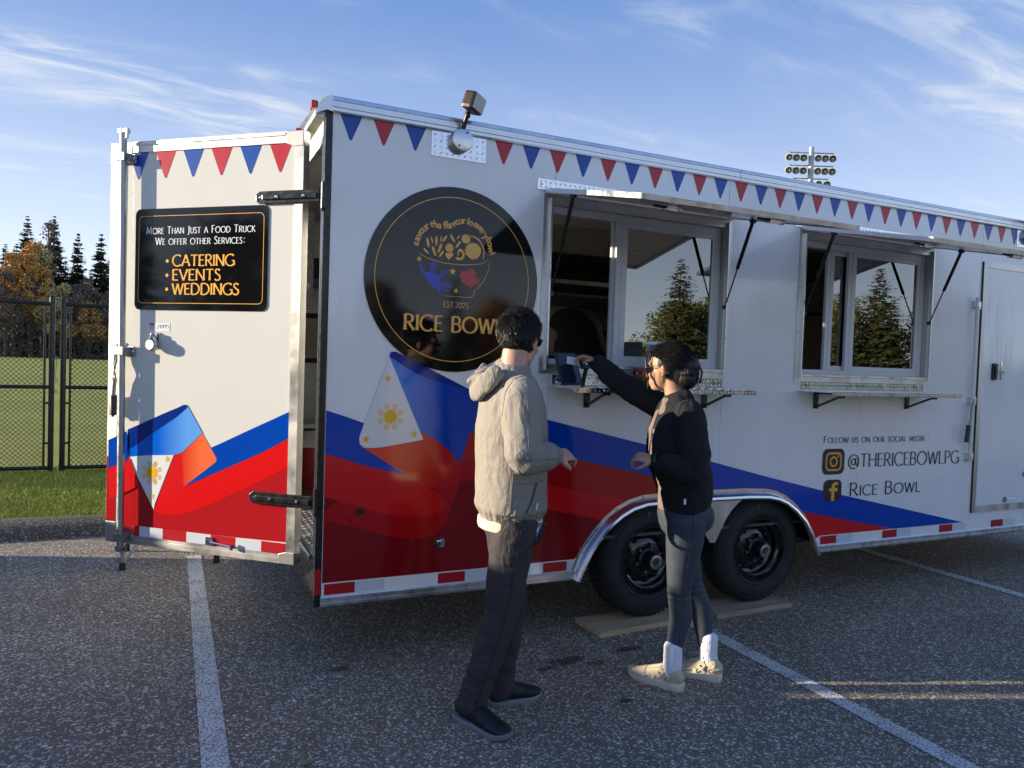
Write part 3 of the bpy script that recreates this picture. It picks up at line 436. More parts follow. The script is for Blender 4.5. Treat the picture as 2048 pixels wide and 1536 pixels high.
# ------------------------------------------------------------------ chain-link gate
fblack=mat('fence_black_coating',(.010,.010,.011),.30,rvar=.2,vscale=20)
def gate(x0,x1,px_,label):
    t=thing('chain_link_gate',label,'gate',((x0+x1)/2,7.03,0),'leaves of the chain link gate'); Y=7.03; zt=2.09; zb=.055
    for x,r,h in ((px_,.032,2.17),):
        MB().cyl((x,Y,-.05),(x,Y,h),r,14).lathe([(h,r),(h+.012,r*.8),(h+.02,r*.3),(h+.021,0)],(x,Y,0),(0,0,1),14).build('post',fblack,t,True)
    s=1 if x1<px_ else -1; xi=px_-s*.075
    MB().cyl((xi,Y,zb),(xi,Y,zt),.014,8).build('tension_bar',fblack,t,True)
    for z,r in ((zt,.026),(1.06,.024),(zb,.024)):
        mb=MB().cyl((x0,Y,z),(x1 if s>0 else x1,Y,z),r,10); mb.build('rail',fblack,t,True)
    for z in (.35,.85,1.5,1.95): MB().box((min(xi,px_),Y-.012,z),(max(xi,px_),Y+.012,z+.025)).build('band',fblack,t)
    a,b=(x0,xi) if s>0 else (xi,x1); H=zt-zb; W_=b-a; mb=MB(); pt=.057
    def clip(c,sg):   # line z = sg*(x-a)+c inside the panel
        pts=[]
        for x,z in ((0,c),(W_,sg*W_+c)): pts.append((x,z))
        (xa,za),(xb,zb2)=pts
        def lerp(zv): return (zv-c)/sg
        xs_=sorted([max(0,min(W_,lerp(0))),max(0,min(W_,lerp(H)))])
        return xs_
    n=int((W_+H)/pt)+2
    for i in range(-1,n):
        for sg in (1,-1):
            c=(-W_+i*pt) if sg>0 else (i*pt)
            l,r_=clip(c,sg)
            if r_-l<.02: continue
            off=.0025*sg
            mb.tube([(a+l,Y+off,zb+sg*l+c),(a+r_,Y+off,zb+sg*r_+c)],.0031,4,False)
    o=mb.build('chain_link_mesh',fblack,t,fix=False); o['kind']='stuff'
    return t
gate(-5.2,-2.06,-2.035,'black chain link gate leaf left of the chained gap'); gate(-1.89,1.0,-1.912,'black chain link gate leaf right of the chained gap, running behind the trailer door')
t=thing('gate_chain','short steel chain with a padlock closing the gap between gate posts','chain',(-1.975,6.99,1.0))
for i in range(9):
    z=1.42-.035*i; x=-1.985+.012*math.sin(i*.9); a=i*PI/2
    mb=MB(); mb.tube([(x+.010*math.cos(q)*math.cos(a),6.985+.010*math.cos(q)*math.sin(a),z+.022*math.sin(q)) for q in [2*PI*k/10 for k in range(11)]],.0035,5,False); mb.build('link',zinc,t,True,fix=False)
MB().box((-2.0,6.97,.99),(-1.965,7.0,1.04)).build('padlock',goldm,t,bevel=.004)
MB().tube([(-2.03,6.985,1.40),(-1.975,6.975,1.43),(-1.92,6.985,1.40)],.006,6).build('hasp',zinc,t,True)
# ------------------------------------------------------------------ floodlight mast
t=thing('floodlight_mast','grey stadium mast carrying three rows of floodlights behind the trailer roof','floodlight',(46.5,41.3,0)); fr=Vector((.88,-.40,0)); 
steel=mat('mast_steel',(.42,.41,.38),.5,.6,var=.15,vscale=2); lampm=mat('lamp_housing',(.30,.32,.33),.35,.7); lampl=mat('lamp_visor_pale',(.66,.66,.63),.4,.3)
MB().tube([(46.5,41.3,-.2),(46.5,41.3,10),(46.5,41.3,19.9)],[.42,.30,.2],12).build('mast',steel,t,True)
for r_,(z,wd,ns) in enumerate(((19.1,1.9,3),(18.05,1.9,3),(17.0,1.5,2))):
    c=Vector((46.5,41.3,z)); 
    MB().cyl(c-fr*wd+Vector((0,0,.35)),c+fr*wd+Vector((0,0,.35)),.05,6).build('crossarm',steel,t)
    for k in [q for q in range(-ns,ns+1) if q]:
        p=c+fr*(wd*k/ns*.97)-Vector((0,0,.05)); ax=Vector((-.72,-.62,-.25)).normalized()
        mb=MB(); mb.lathe([(-.36,.05),(-.34,.22),(-.05,.27),(0,.30)],p,ax,14); mb.cyl(p,p+Vector((0,0,.4)),.03,5); h=mb.build('floodlight',lampm,t,True)
        mb=MB(); mb.lathe([(0,.30),(.34,.31),(.35,.27),(.02,.26)],p,ax,14); mb.build('visor',lampl,h,True)
MB().box((46.1,41.0,16.2),(46.9,41.6,16.35)).build('platform',steel,t)
# ------------------------------------------------------------------ the food trailer
TR=thing('food_trailer','long white food trailer with red and blue flag ribbon and open serving windows','trailer',(3.3,1.24,0))
XE=6.72; WT=2.48; ZB=.384; ZT=2.735; FZ=.56
# wheel arch outline (x, z)
ARCH=[(1.396,.384),(1.425,.445),(1.457,.505),(1.50,.565),(1.552,.624),(1.61,.682),(1.683,.733),(1.77,.773),(1.874,.797),(2.1,.805),(2.38,.806),(2.66,.804),(2.831,.795),(2.925,.777),(3.008,.744),(3.10,.685),(3.195,.600),(3.265,.50),(3.323,.384)]
def arch_z(x):
    if x<=ARCH[0][0] or x>=ARCH[-1][0]: return ZB
    for (a,za),(b,zb) in zip(ARCH,ARCH[1:]):
        if a<=x<=b: return za+(zb-za)*(x-a)/(b-a)-.035
W1=(1.18,2.436,1.54,2.455); W2=(3.066,4.338,1.53,2.455)
def in_win(x):
    for x0,x1,z0,z1 in (W1,W2):
        if x0<x<x1: return (z0,z1)
seams=[0.0,1.216,2.437,3.664,4.912,5.80,XE]
SW=MB().box((.002,.030,FZ),(XE,.034,.561)).build('side_wall',dark_in,TR)     # stud line behind the skin; skin panels and printing hang from it
for a,b in zip(seams,seams[1:]):
    x0,x1=a+.0012,b-.0012; br=sorted({x0,x1,*[x for x,_ in ARCH if x0<x<x1],*[v for w_ in (W1,W2) for v in w_[:2] if x0<v<x1]}); mb=MB()
    def cell(xa,xb,za,zb,zc,zd):
        global mb
        mb.add([(xa,0,za),(xb,0,zb),(xb,0,zd),(xa,0,zc)],[(0,1,2,3)]); mb.add([(xa,.03,za),(xb,.03,zb),(xb,.03,zd),(xa,.03,zc)],[(3,2,1,0)])
        mb.add([(xa,0,za),(xb,0,zb),(xb,.03,zb),(xa,.03,za)],[(3,2,1,0)]); mb.add([(xa,0,zc),(xb,0,zd),(xb,.03,zd),(xa,.03,zc)],[(0,1,2,3)])
    for xa,xb in zip(br,br[1:]):
        e=1e-5; h=in_win((xa+xb)/2); za,zb=arch_z(xa+e),arch_z(xb-e)
        if h:
            cell(xa,xb,za,zb,h[0],h[0])
            if a==1.216: keep=mb; mb=upper=MB(); cell(xa,xb,h[1],h[1],ZT,ZT); upper.build('wall_panel',panel_white,SW,fix=False); mb=keep
            else: cell(xa,xb,h[1],h[1],ZT,ZT)
        else: cell(xa,xb,za,zb,ZT,ZT)
    for x in (x0,x1):
        h=in_win(x); za=arch_z(x); 
        for z0,z1 in ((((za,h[0]),) if a==1.216 else ((za,h[0]),(h[1],ZT))) if h else ((za,ZT),)): mb.add([(x,0,z0),(x,.03,z0),(x,.03,z1),(x,0,z1)],[(0,1,2,3)])
    mb.build('wall_panel',panel_white,SW,fix=False)
# rails, roof and shell
TP=[(.03,2.728),(-.012,2.728),(-.016,2.736),(-.016,2.752),(-.022,2.754),(-.022,2.766),(-.015,2.769),(-.015,2.782),(-.020,2.785),(-.018,2.800),(-.006,2.808),(.06,2.812),(.06,2.735)]
for a,b in ((-.004,2.503),(2.506,XE)): MB().extr(TP,a,b).build('top_rail',alu,TR)
BP=[(.03,.334),(-.010,.334),(-.014,.341),(-.014,.352),(-.008,.354),(-.008,.362),(-.015,.365),(-.015,.380),(-.009,.386),(.03,.386)]
for a,b in ((-.004,1.405),(3.318,XE)): MB().extr(BP,a,b).build('bottom_rail',alu,TR)
rf=MB(); ns=10
for i in range(ns+1):
    yy=.055+(WT-.055)*i/ns; zz=2.812+.05*math.sin(PI*i/ns); rf.v+=[(-.05,yy,zz),(XE,yy,zz)]
for i in range(ns): rf.f.append((2*i,2*i+1,2*i+3,2*i+2))
rf.build('roof',mat('roof_aluminium',(.66,.67,.68),.4,.9),TR,fix=False)
MB().box((0,.031,2.64),(XE,WT-.03,2.66)).build('ceiling',wall_in,TR)
MB().box((0,WT-.03,FZ),(XE,WT,2.81)).build('far_wall',panel_white,TR)
MB().box((.02,WT-.036,FZ+.01),(XE-.05,WT-.031,2.64)).build('far_lining',stain,TR)
MB().box((XE-.03,0.031,.34),(XE,WT-.031,2.8)).build('front_wall',panel_white,TR)
MB().box((.01,.25,.34),(XE-.03,WT-.04,FZ-.02)).build('chassis',blackm,TR)
MB().box((.01,.036,.40),(1.40,.24,FZ-.025)).build('chassis',blackm,TR); MB().box((3.33,.036,.40),(XE-.03,.24,FZ-.025)).build('chassis',blackm,TR)
MB().box((0.0,.036,FZ-.018),(XE-.03,WT-.04,FZ)).build('floor',dark_in,TR)
MB().box((1.38,.036,.82),(3.34,.27,.835)).build('wheel_housing',blackm,TR)
MB().box((1.38,.262,.40),(3.34,.27,.82)).build('wheel_housing',blackm,TR)
# rear frame
MB().box((-.034,-.006,.335),(-.0005,.055,2.728)).build('corner_post',blackm,TR,bevel=.006)
MB().box((-.030,.056,.60),(-.004,.085,2.60)).build('post_liner',alu_b,TR)
MB().box((-.034,WT-.06,.335),(-.0005,WT,2.728)).build('corner_post',blackm,TR,bevel=.006)
hd=MB(); hd.extr([(0,0)],0,0) if False else None
hd.prism([(-.005,2.60),(-.030,2.60),(-.034,2.70),(-.075,2.715),(-.060,2.775),(-.005,2.808)],lambda u,d,v:(u,d,v),.02,WT-.02); hd.build('rear_header',alu_b,TR)
MB().prism([(-.004,2.73),(-.030,2.735),(-.085,2.712),(-.06,2.775),(-.030,2.80),(-.004,2.808)],lambda u,d,v:(u,d,v),-.018,.019).build('header_corner',alu,TR)
mk=mat('marker_lens_red',(.45,.02,.02),.15,coat=.5)
for y in (.015,.5,1.24,1.95,2.4): 
    MB().box((-.100,y-.008,2.742),(-.068,y+.045,2.778)).build('marker_light',mk,TR,bevel=.006)
MB().box((-.03,.057,.335),(-.002,WT-.061,.548)).build('rear_sill',blackm,TR,bevel=.004)
MB().box((-.034,-.0075,.395),(-.004,-.0066,.52)).build('rear_reflector',tape_red,TR)
# diamond plate
def diamond(mb,u0,u1,v0,v1,fr,h=.0022,pitch=.030,L=.013,wd=.0042):
    nu=int((u1-u0)/pitch); nv=max(1,int(round((v1-v0)/pitch)))
    for i in range(nu):
        for j in range(nv):
            cu=u0+(i+.5)*(u1-u0)/nu; cv=v0+(j+.5)*(v1-v0)/nv; a=math.radians(45 if (i+j)%2 else -45); c,s_=math.cos(a),math.sin(a)
            P4=[(cu+c*L,cv+s_*L),(cu-s_*wd,cv+c*wd),(cu-c*L,cv-s_*L),(cu+s_*wd,cv-c*wd)]; o=len(mb.v)
            mb.v+=[tuple(fr(u,0.0002,v)) for u,v in P4]+[tuple(fr(cu+c*L*.55,h,cv+s_*L*.55)),tuple(fr(cu-c*L*.55,h,cv-s_*L*.55))]
            mb.f+=[(o,o+1,o+5,o+4),(o+1,o+2,o+5),(o+2,o+3,o+4,o+5),(o+3,o,o+4)]
    return mb
FT=lambda u,d,v:(u,v,FZ+.004+d)
mb=MB().box((-.03,.09,FZ-.010),(.9,WT-.07,FZ+.004)); diamond(mb,-.02,.9,.1,2.3,FT,.003,.034); mb.build('floor_tread',alu_b,TR,fix=False)
MB().box((-.05,.09,.548),(-.031,WT-.07,.572)).build('sill_edge',alu_bright,TR,bevel=.004)
# ------------------------------------------------------------------ printing on the side
g_face=grad_mat('vinyl_blue_fold_light',srgb(62,132,220),srgb(0,62,165),.30,.62); g_or=grad_mat('vinyl_orange_to_red',srgb(224,74,42),srgb(186,22,28),.30,.62)
def art(name,poly,m,d,parent,fr,**k): return MB().flat(poly,fr,d).build(name,m,parent,fix=False,**k)
A_=dict(SIDE_ART); A_['maroon']=[(x,max(z,.4505)) for x,z in A_['maroon']]
clip_arch=lambda P:[(x,max(z,arch_z(x)+.001 if ARCH[0][0]<x<ARCH[-1][0] else .4505)) for x,z in P]
def dens(P,step=.05):
    o=[]
    for a,b in zip(P,P[1:]+P[:1]):
        n=max(1,int(math.dist(a,b)/step)); o+=[(a[0]+(b[0]-a[0])*k/n,a[1]+(b[1]-a[1])*k/n) for k in range(n)]
    return o
for i,(k,m) in enumerate((('maroon',v_maroon),('red_fill',v_mred),('red_gap',v_mred),('red_a',v_mred),('red_b',v_red),('red_c',v_red),('red_mid',v_mred),('red_bright',v_red),('orange',g_or),('blue_left',v_blue),('blue_right',v_blue),('blue_face',g_face),('blue_fold',v_dblue),('white_tri',v_white))):
    P_=A_[k]
    if k in ('maroon','red_fill','red_a','red_b','red_c','blue_right'): P_=clip_arch(dens(P_))
    art('ribbon_stripe' if k!='white_tri' else 'flag_triangle',P_,m,.0006+.0003*i,SW,FS)
def sun_art(cx,cz,r,m,parent,fr,d):
    mb=MB().flat(circ(cx,cz,r),fr,d)
    for k in range(8):
        a=PI/8+k*PI/4
        for off,ln in ((-.17,1.95),(0,2.15),(.17,1.95)):
            b=a+off*.9; p0=(cx+r*1.1*math.cos(a+off*1.4),cz+r*1.1*math.sin(a+off*1.4)); p1=(cx+r*ln*math.cos(b),cz+r*ln*math.sin(b)); n=(-(p1[1]-p0[1]),p1[0]-p0[0]); l=math.hypot(*n); n=(n[0]/l*r*.09,n[1]/l*r*.09)
            mb.flat([(p0[0]+n[0]*.7,p0[1]+n[1]*.7),(p0[0]-n[0]*.7,p0[1]-n[1]*.7),(p1[0]-n[0],p1[1]-n[1]),(p1[0]+n[0],p1[1]+n[1])],fr,d)
    return mb.build('flag_sun',m,parent,fix=False)
sun_art(.324,1.267,.034,v_yellow,SW,FS,.0046)
for x,z in ((.305,1.459),(.201,1.155),(.451,1.178)): art('flag_star',star(x,z,.022,.15),v_yellow,.0046,SW,FS)
# bunting
def pennant(u,z,m,parent,fr,w_=.105,h=.118,d=.0009):
    P_=[(u-w_/2,z),(u+w_/2,z),(u+.006,z-h+.004),(u,z-h),(u-.006,z-h+.004)]; art('pennant',P_,m,d,parent,fr)
k=0; x=.088
while x<XE-.1:
    if not(.45<x<.84): pennant(x,2.728,pen_blue if k%2==0 else pen_red,SW,FS)
    x+=.1626; k+=1
# round logo
LX,LZ=.6458,1.978
ld=MB().flat(circ(LX,LZ,.477,96),FS,.0052).build('logo_disc',v_black,SW,fix=False)
ring_mesh(MB(),LX,LZ,.4215,.4255,FS,.0056).build('logo_ring',v_gold,SW,fix=False)
def ln(name,pts,wd,m,d=.0056,parent=SW,fr=FS,flare=.55):
    mb=MB(); stroke_c(mb,pts,wd,fr,d,flare); return mb.build(name,m,parent,fix=False)
def stroke_c(mb,pts,wd,fr,d,flare):
    o=len(mb.v); n=len(pts)
    for i,p in enumerate(pts):
        a=pts[max(i-1,0)]; b=pts[min(i+1,n-1)]; dx,dy=b[0]-a[0],b[1]-a[1]; l=math.hypot(dx,dy) or 1; e=min(i,n-1-i)/max(1,n-1); w_=wd/2*(flare+(1-flare)*min(1,e*3))
        mb.v+=[tuple(fr(p[0]-dy/l*w_,d,p[1]+dx/l*w_)),tuple(fr(p[0]+dy/l*w_,d,p[1]-dx/l*w_))]
    for i in range(n-1): mb.f.append((o+2*i,o+2*i+1,o+2*i+3,o+2*i+2))
lett='Savour the flavour in every bowl'
txt_pts=LOGO['text']; mbt=None
for i,ch in enumerate(lett):
    if ch==' ': continue
    p=Vector(txt_pts[i]); a=Vector(txt_pts[max(i-1,0)]); b=Vector(txt_pts[min(i+1,len(txt_pts)-1)]); ang=math.atan2(b.y-a.y,b.x-a.x)
    cu=bpy.data.curves.new('motto_letter','FONT'); cu.body=ch.lower(); cu.size=.050; cu.align_x='CENTER'; cu.align_y='CENTER'; cu.offset=.0016; cu.resolution_u=3
    o=bpy.data.objects.new('motto_letter',cu); COL.objects.link(o); bpy.context.view_layer.update()
    me=bpy.data.meshes.new_from_object(o.evaluated_get(bpy.context.evaluated_depsgraph_get())); COL.objects.unlink(o); bpy.data.objects.remove(o)
    q=MB(); q.v=[FS(p.x+v.co.x*math.cos(ang)-v.co.y*math.sin(ang),.0056,p.y+v.co.x*math.sin(ang)+v.co.y*math.cos(ang)) for v in me.vertices]; q.f=[tuple(f.vertices) for f in me.polygons]; q.build('motto_letter',v_gold,SW,fix=False); bpy.data.meshes.remove(me)
for (a,b) in LOGO['leaves']:
    cx,cz=(a[0]+b[0])/2,(a[1]+b[1])/2; L=math.dist(a,b)/2; an=math.atan2(b[1]-a[1],b[0]-a[0]); P_=[]
    for k in range(14): t_=2*PI*k/14; u=L*math.cos(t_); v=L*.27*math.sin(t_)*(1-.15*math.cos(t_)); P_.append((cx+u*math.cos(an)-v*math.sin(an),cz+u*math.sin(an)+v*math.cos(an)))
    art('logo_leaf',P_,v_gold,.0056,SW,FS)
ln('logo_bowl_rim',LOGO['bowl_rim'],.0034,v_gold); ln('logo_bowl_side',LOGO['bowl_side'],.0030,v_gold); ln('logo_noodle',LOGO['noodle'],.008,v_gold)
c_=LOGO['circle']; art('logo_fruit',circ(*c_[0],.024,24),v_gold,.0056,SW,FS); art('logo_fruit',circ(*c_[2],.022,24),v_gold,.0056,SW,FS)
art('logo_egg',LOGO['egg'],v_gold,.0056,SW,FS); art('logo_yolk',circ(*LOGO['yolk'][0],.020,24),mat('vinyl_pale_gold',srgb(222,190,90),.2),.0059,SW,FS)
art('logo_heart',LOGO['heart'],v_gold,.0056,SW,FS); art('logo_mushroom',LOGO['mushroom'],v_gold,.0056,SW,FS)
art('logo_mushroom_gill',[((x-.7105)*.5+.711 if False else x*.55+.45*sum(q[0] for q in LOGO['mushroom'])/10,z*.55+.45*sum(q[1] for q in LOGO['mushroom'])/10) for x,z in LOGO['mushroom']],v_black,.0059,SW,FS)
for i,(x,z) in enumerate(LOGO['stars']): art('logo_star',star(x,z,(.017,.021,.015)[i],(.1,0,.3)[i]),v_yellow,.0058,SW,FS)
lb=mat('vinyl_logo_blue',srgb(36,62,178),.15); art('logo_sun',LOGO['sun_body'],lb,.0056,SW,FS)
for r_ in LOGO['rays']: art('logo_sun_ray',r_,lb,.0057,SW,FS)
art('logo_maple_leaf',LOGO['maple'],mat('vinyl_leaf_red',srgb(188,44,50),.15),.0056,SW,FS); ln('logo_leaf_stem',[(.700,1.883),(.697,1.872),(.694,1.862)],.003,mat('vinyl_leaf_red',srgb(188,44,50),.15))
lettering('logo_year','EST.2025',.588,1.835,.029,v_gold,SW,FS,.0056,width=.136,wt=.12,gap=.12)
lettering('logo_name','RICE BOWL',.380,1.709,.079,v_gold,SW,FS,.0056,width=.545,gap=.14,wt=.18)
lettering('social_heading','Follow us on our social media :',3.335,1.083,.047,v_text,SW,FS,.004,width=1.07,caps=.78,wt=.12)
lettering('social_handle','@THERICEBOWLPG',3.576,.909,.094,v_text,SW,FS,.004,width=1.175,wt=.105,gap=.13)
lettering('social_name','Rice Bowl',3.605,.709,.090,v_text,SW,FS,.004,width=.722,caps=.8,wt=.12)
ic=mat('icon_charcoal',srgb(56,50,46),.2)
art('social_icon',rrect(3.331,.866,3.538,1.043,.045),ic,.004,SW,FS)
mb=MB(); 
def rr_ring(mb,x0,z0,x1,z1,r,w_,d):
    A=rrect(x0,z0,x1,z1,r); B=rrect(x0+w_,z0+w_,x1-w_,z1-w_,max(.004,r-w_)); o=len(mb.v); n=len(A); mb.v+=[FS(u,d,v) for u,v in A]+[FS(u,d,v) for u,v in B]
    for k in range(n): mb.f.append((o+k,o+(k+1)%n,o+n+(k+1)%n,o+n+k))
rr_ring(mb,3.360,.890,3.510,1.018,.036,.013,.0044); ring_mesh(mb,3.435,.954,.024,.037,FS,.0044,32); mb.flat(circ(3.476,.990,.008,12),FS,.0044); mb.build('camera_icon',v_gold,SW,fix=False)
art('social_icon',rrect(3.351,.684,3.521,.830,.040),ic,.0046,SW,FS)
art('letter_icon',[(3.425,.684),(3.455,.684),(3.455,.750),(3.482,.750),(3.485,.772),(3.455,.772),(3.456,.785),(3.463,.793),(3.486,.793),(3.486,.812),(3.452,.812),(3.433,.803),(3.425,.786),(3.425,.772),(3.404,.772),(3.404,.750),(3.425,.750)],v_gold,.005,SW,FS)
# reflective tape
x=.0150; 
for x0 in (.015,.603,1.222,3.345,3.954,4.570,5.184,5.8):
    x1=x0+.151; w_=x0+.302
    if x0==1.222: w_=1.405
    if x1<1.42 or x0>3.3:
        art('reflective_tape',[(x0,.389),(x1,.389),(x1,.444),(x0,.444)],tape_red,.0012,SW,FS); art('reflective_tape',[(x1,.389),(w_,.389),(w_,.444),(x1,.444)],tape_white,.0012,SW,FS)
# small fittings low on the side
MB().lathe([(.0005,0),(.0005,.019),(.012,.019),(.012,.012),(.006,.011),(.006,0)][::-1],(.182,0,.795),(0,-1,0),20).build('power_inlet',blackp,TR,True)
MB().prism(rrect(.138,.724,.235,.776,.012),FS,.004,.012).build('inlet_cover',v_mred,TR,True)
mb=MB().prism(rrect(.577,.584,.630,.630,.004),FS,.004,.008); mb.prism(rrect(.592,.596,.615,.618,.004),FS,.008,.018); mb.build('door_holdback',chrome,TR)
# flood lamps
def flood(x):
    mb=MB().box((x-.15,-.004,2.600),(x+.15,-.0006,2.727)); diamond(mb,x-.148,x+.148,2.603,2.724,lambda u,d,v:(u,-.004-d,v)); pl=mb.build('flood_lamp',alu_bright,TR,fix=False)
    MB().lathe([(.004,.058),(.045,.058),(.048,.050)],(x+.003,0,2.690),(0,-1,0),28).build('junction_box',zinc,pl,True)
    MB().lathe([(.048,.056),(.053,.056),(.055,.050),(.055,0)],(x+.003,0,2.690),(0,-1,0),28).build('box_cover',alu,pl,True)
    for dx,dz in ((.02,.036),(-.022,-.034)): MB().cyl((x+.003+dx,-.055,2.69+dz),(x+.003+dx,-.058,2.69+dz),.005,8).build('screw',blackp,pl)
    p0=(x+.003,-.045,2.745); p1=(x+.012,-.075,2.81)
    mb=MB().cyl(p0,p1,.012,10); mb.lathe([(-.01,.0),(-.01,.016),(.012,.016),(.012,0)],p1,(1,0,0),12); mb.build('swivel_arm',mat('bronze_paint',(.05,.04,.034),.4,.4),pl,True)
    ax=Vector((.55,-.80,-.25)).normalized(); up=Vector((.25,-.10,.96)); up=(up-ax*up.dot(ax)).normalized(); sd_=ax.cross(up); c=Vector((x+.035,-.10,2.865))
    MB().obox(c,(.035,.055,.045),(ax,sd_,up)).build('lamp_head',mat('bronze_paint',(.05,.04,.034),.4,.4),pl,bevel=.016)
    MB().obox(c+ax*.0355,(.002,.046,.036),(ax,sd_,up)).build('lamp_glass',mat('lamp_glass_grey',(.33,.35,.35),.15),pl)
flood(.647); flood(5.47)
# ------------------------------------------------------------------ serving windows, hatches and shelves
def window(W,parts,holes):
    x0,x1,z0,z1=W; xo0,xo1,zo0,zo1=x0-.031,x1+.031,z0-.033,z1+.033
    mb=MB()
    for a,b in (((xo0,-.006,zo0),(x0+.012,-.0006,zo1)),((x1-.012,-.006,zo0),(xo1,-.0006,zo1)),((x0+.012,-.006,zo0),(x1-.012,-.0006,z0+.012)),((x0+.012,-.006,z1-.012),(x1-.012,-.0006,zo1))): mb.box(a,b)
    wn=mb.build('serving_window',alu_b,TR)
    mb=MB()
    for a,b in (((x0+.004,-.028,zo0+.02),(x0+.012,-.006,zo1-.02)),((x1-.012,-.028,zo0+.02),(x1-.004,-.006,zo1-.02)),((x0+.012,-.022,z0+.004),(x1-.012,-.006,z0+.012))): mb.box(a,b)
    mb.build('drip_edge',alu,wn)
    for z in (zo0+.06,zo0+.33,zo0+.62,zo0+.9): 
        for x in (xo0+.014,xo1-.014): MB().lathe([(.006,.005),(.0085,.0035),(.009,0)],(x,0,z),(0,-1,0),8).build('rivet',zinc,wn,True)
    for x in (x0+.2,x0+.6,x0+1.0): MB().lathe([(.006,.005),(.0085,.0035),(.009,0)],(x,0,zo0+.02),(0,-1,0),8).build('rivet',zinc,wn,True)
    mb=MB()   # deep liner round the opening
    for a,b in (((x0+.0125,-.0055,z0+.0125),(x0+.018,.10,z1-.0125)),((x1-.018,-.0055,z0+.0125),(x1-.0125,.10,z1-.0125)),((x0+.018,-.0055,z0+.0125),(x1-.018,.10,z0+.018)),((x0+.018,-.0055,z1-.018),(x1-.018,.10,z1-.0125))): mb.box(a,b)
    mb.build('liner',alu_b,wn)
    fx0,fx1,fz0,fz1=x0+.0185,x1-.0185,z0+.0185,z1-.0185
    mb=MB(); fw=.030
    for a,b in (((fx0,.035,fz0),(fx0+fw,.095,fz1)),((fx1-fw-.012,.035,fz0),(fx1,.095,fz1)),((fx0+fw,.035,fz0),(fx1-fw-.012,.095,fz0+fw)),((fx0+fw,.035,fz1-fw-.01),(fx1-fw-.012,.095,fz1))): mb.box(a,b)
    mb.build('vinyl_frame',vinylframe,wn,bevel=.003)
    for (a,b,y,st0,st1) in parts:   # sashes: glass between stiles
        mb=MB(); zz0,zz1=fz0+fw+.0005,fz1-fw-.0105
        for q in (((a,y,zz0),(a+st0,y+.022,zz1)),((b-st1,y,zz0),(b,y+.022,zz1)),((a+st0,y,zz0),(b-st1,y+.022,zz0+.030)),((a+st0,y,zz1-.030),(b-st1,y+.022,zz1))): mb.box(*q)
        mb.box((a+st0*.45,y-.003,zz0),(a+st0*.75,y-.0003,zz1)); s_=mb.build('sash',vinylframe,wn,bevel=.002)
        MB().box((a+st0+.0005,y+.009,zz0+.0305),(b-st1-.0005,y+.013,zz1-.0305)).build('pane',glass,wn,fix=False)
    return wn
window(W1,[(1.655,2.395,.040,.075,.040),(1.640,2.395,.066,.055,.030)],None)
window(W2,[(3.545,4.290,.040,.075,.045),(3.372,4.290,.066,.065,.030)],None)
AO=Vector((0,-.976,-.217)).normalized(); AN=Vector((0,.217,-.976)).normalized()
def hatch(x0,x1,sx0,sx1):
    H0=Vector((0,-.024,2.500)); FA=lambda u,d,t:tuple(H0+Vector((u,0,0))+AO*d+AN*t)
    mb=MB().box((x0,0,-.013),(x1,.93,.0),FA); h=mb.build('hatch',panel_white,TR)
    mb=MB()
    mb.box((x0+.03,.03,.0004),(x1-.03,.90,.004),FA); mb.build('inner_skin',mat('hatch_lining',(.58,.58,.57),.28,1,var=.08,vscale=3,rvar=.2),h,fix=False)
    mb=MB()
    for a,b in (((x0-.004,-.002,-.0145),(x0+.03,.934,.010)),((x1-.03,-.002,-.0145),(x1+.004,.934,.010)),((x0+.03,.90,-.0145),(x1-.03,.934,.010)),((x0+.03,-.002,-.016),(x1-.03,.03,.014))): mb.box(a,b,FA)
    mb.build('edge_trim',alu,h)
    mb=MB().box((x0-.045,-.006,2.508),(x1+.045,-.0006,2.566)); diamond(mb,x0-.04,x1+.04,2.511,2.563,lambda u,d,v:(u,-.006-d,v)); hs=mb.build('hinge_cover',alu_bright,h,fix=False)
    for k in range(6): MB().lathe([(.006,.006),(.009,.004),(.0095,0)],(x0-.02+(x1-x0+.04)*k/5,0,2.537),(0,-1,0),8).build('rivet',zinc,h,True)
    MB().cyl((x0,-.016,2.503),(x1,-.016,2.503),.009,8).build('hinge',alu_b,h,True)
    for sx in (sx0,sx1):
        b0=Vector((sx,-.012,1.945)); b1=Vector((sx,-.225,2.437)); mid=b0.lerp(b1,.46)
        mb=MB().tube([b0,mid],.0045,8); mb.tube([mid,mid.lerp(b1,.02),b1],[.008,.011,.011],10); mb.obox(b1+Vector((0,-.004,.012)),(.012,.016,.018),((1,0,0),AO,AN)); mb.obox(b0,(.010,.012,.012),((1,0,0),(0,1,0),(0,0,1))); mb.build('gas_strut',blackm,h,True)
    for fx,d in ((.30,.60),(.62,.865)):
        u=x0+(x1-x0)*fx; c=Vector(FA(u,d,.020))
        lk=MB().obox(c,(.034,.018,.014),((1,0,0),AO,AN)).cyl(c+Vector((.035,0,0)),c+Vector((.062,0,0)),.016,12).build('hatch_latch',chrome,h,True,bevel=.003)
        MB().cyl(c-Vector((.035,0,0)),c-Vector((.10,0,-.002)),.007,8).build('latch_handle',blackp,h,True)
    mb=MB(); c=Vector(FA(x0+.40,.45,.03)); mb.tube([tuple(c+AO*.035*math.cos(q)+Vector((.04*math.sin(q),0,0))) for q in [2*PI*k/20 for k in range(21)]],.003,6,False); mb.build('pull_ring',chrome,h,True,fix=False)
hatch(1.150,2.470,1.205,2.425); hatch(3.036,4.370,3.092,4.327)
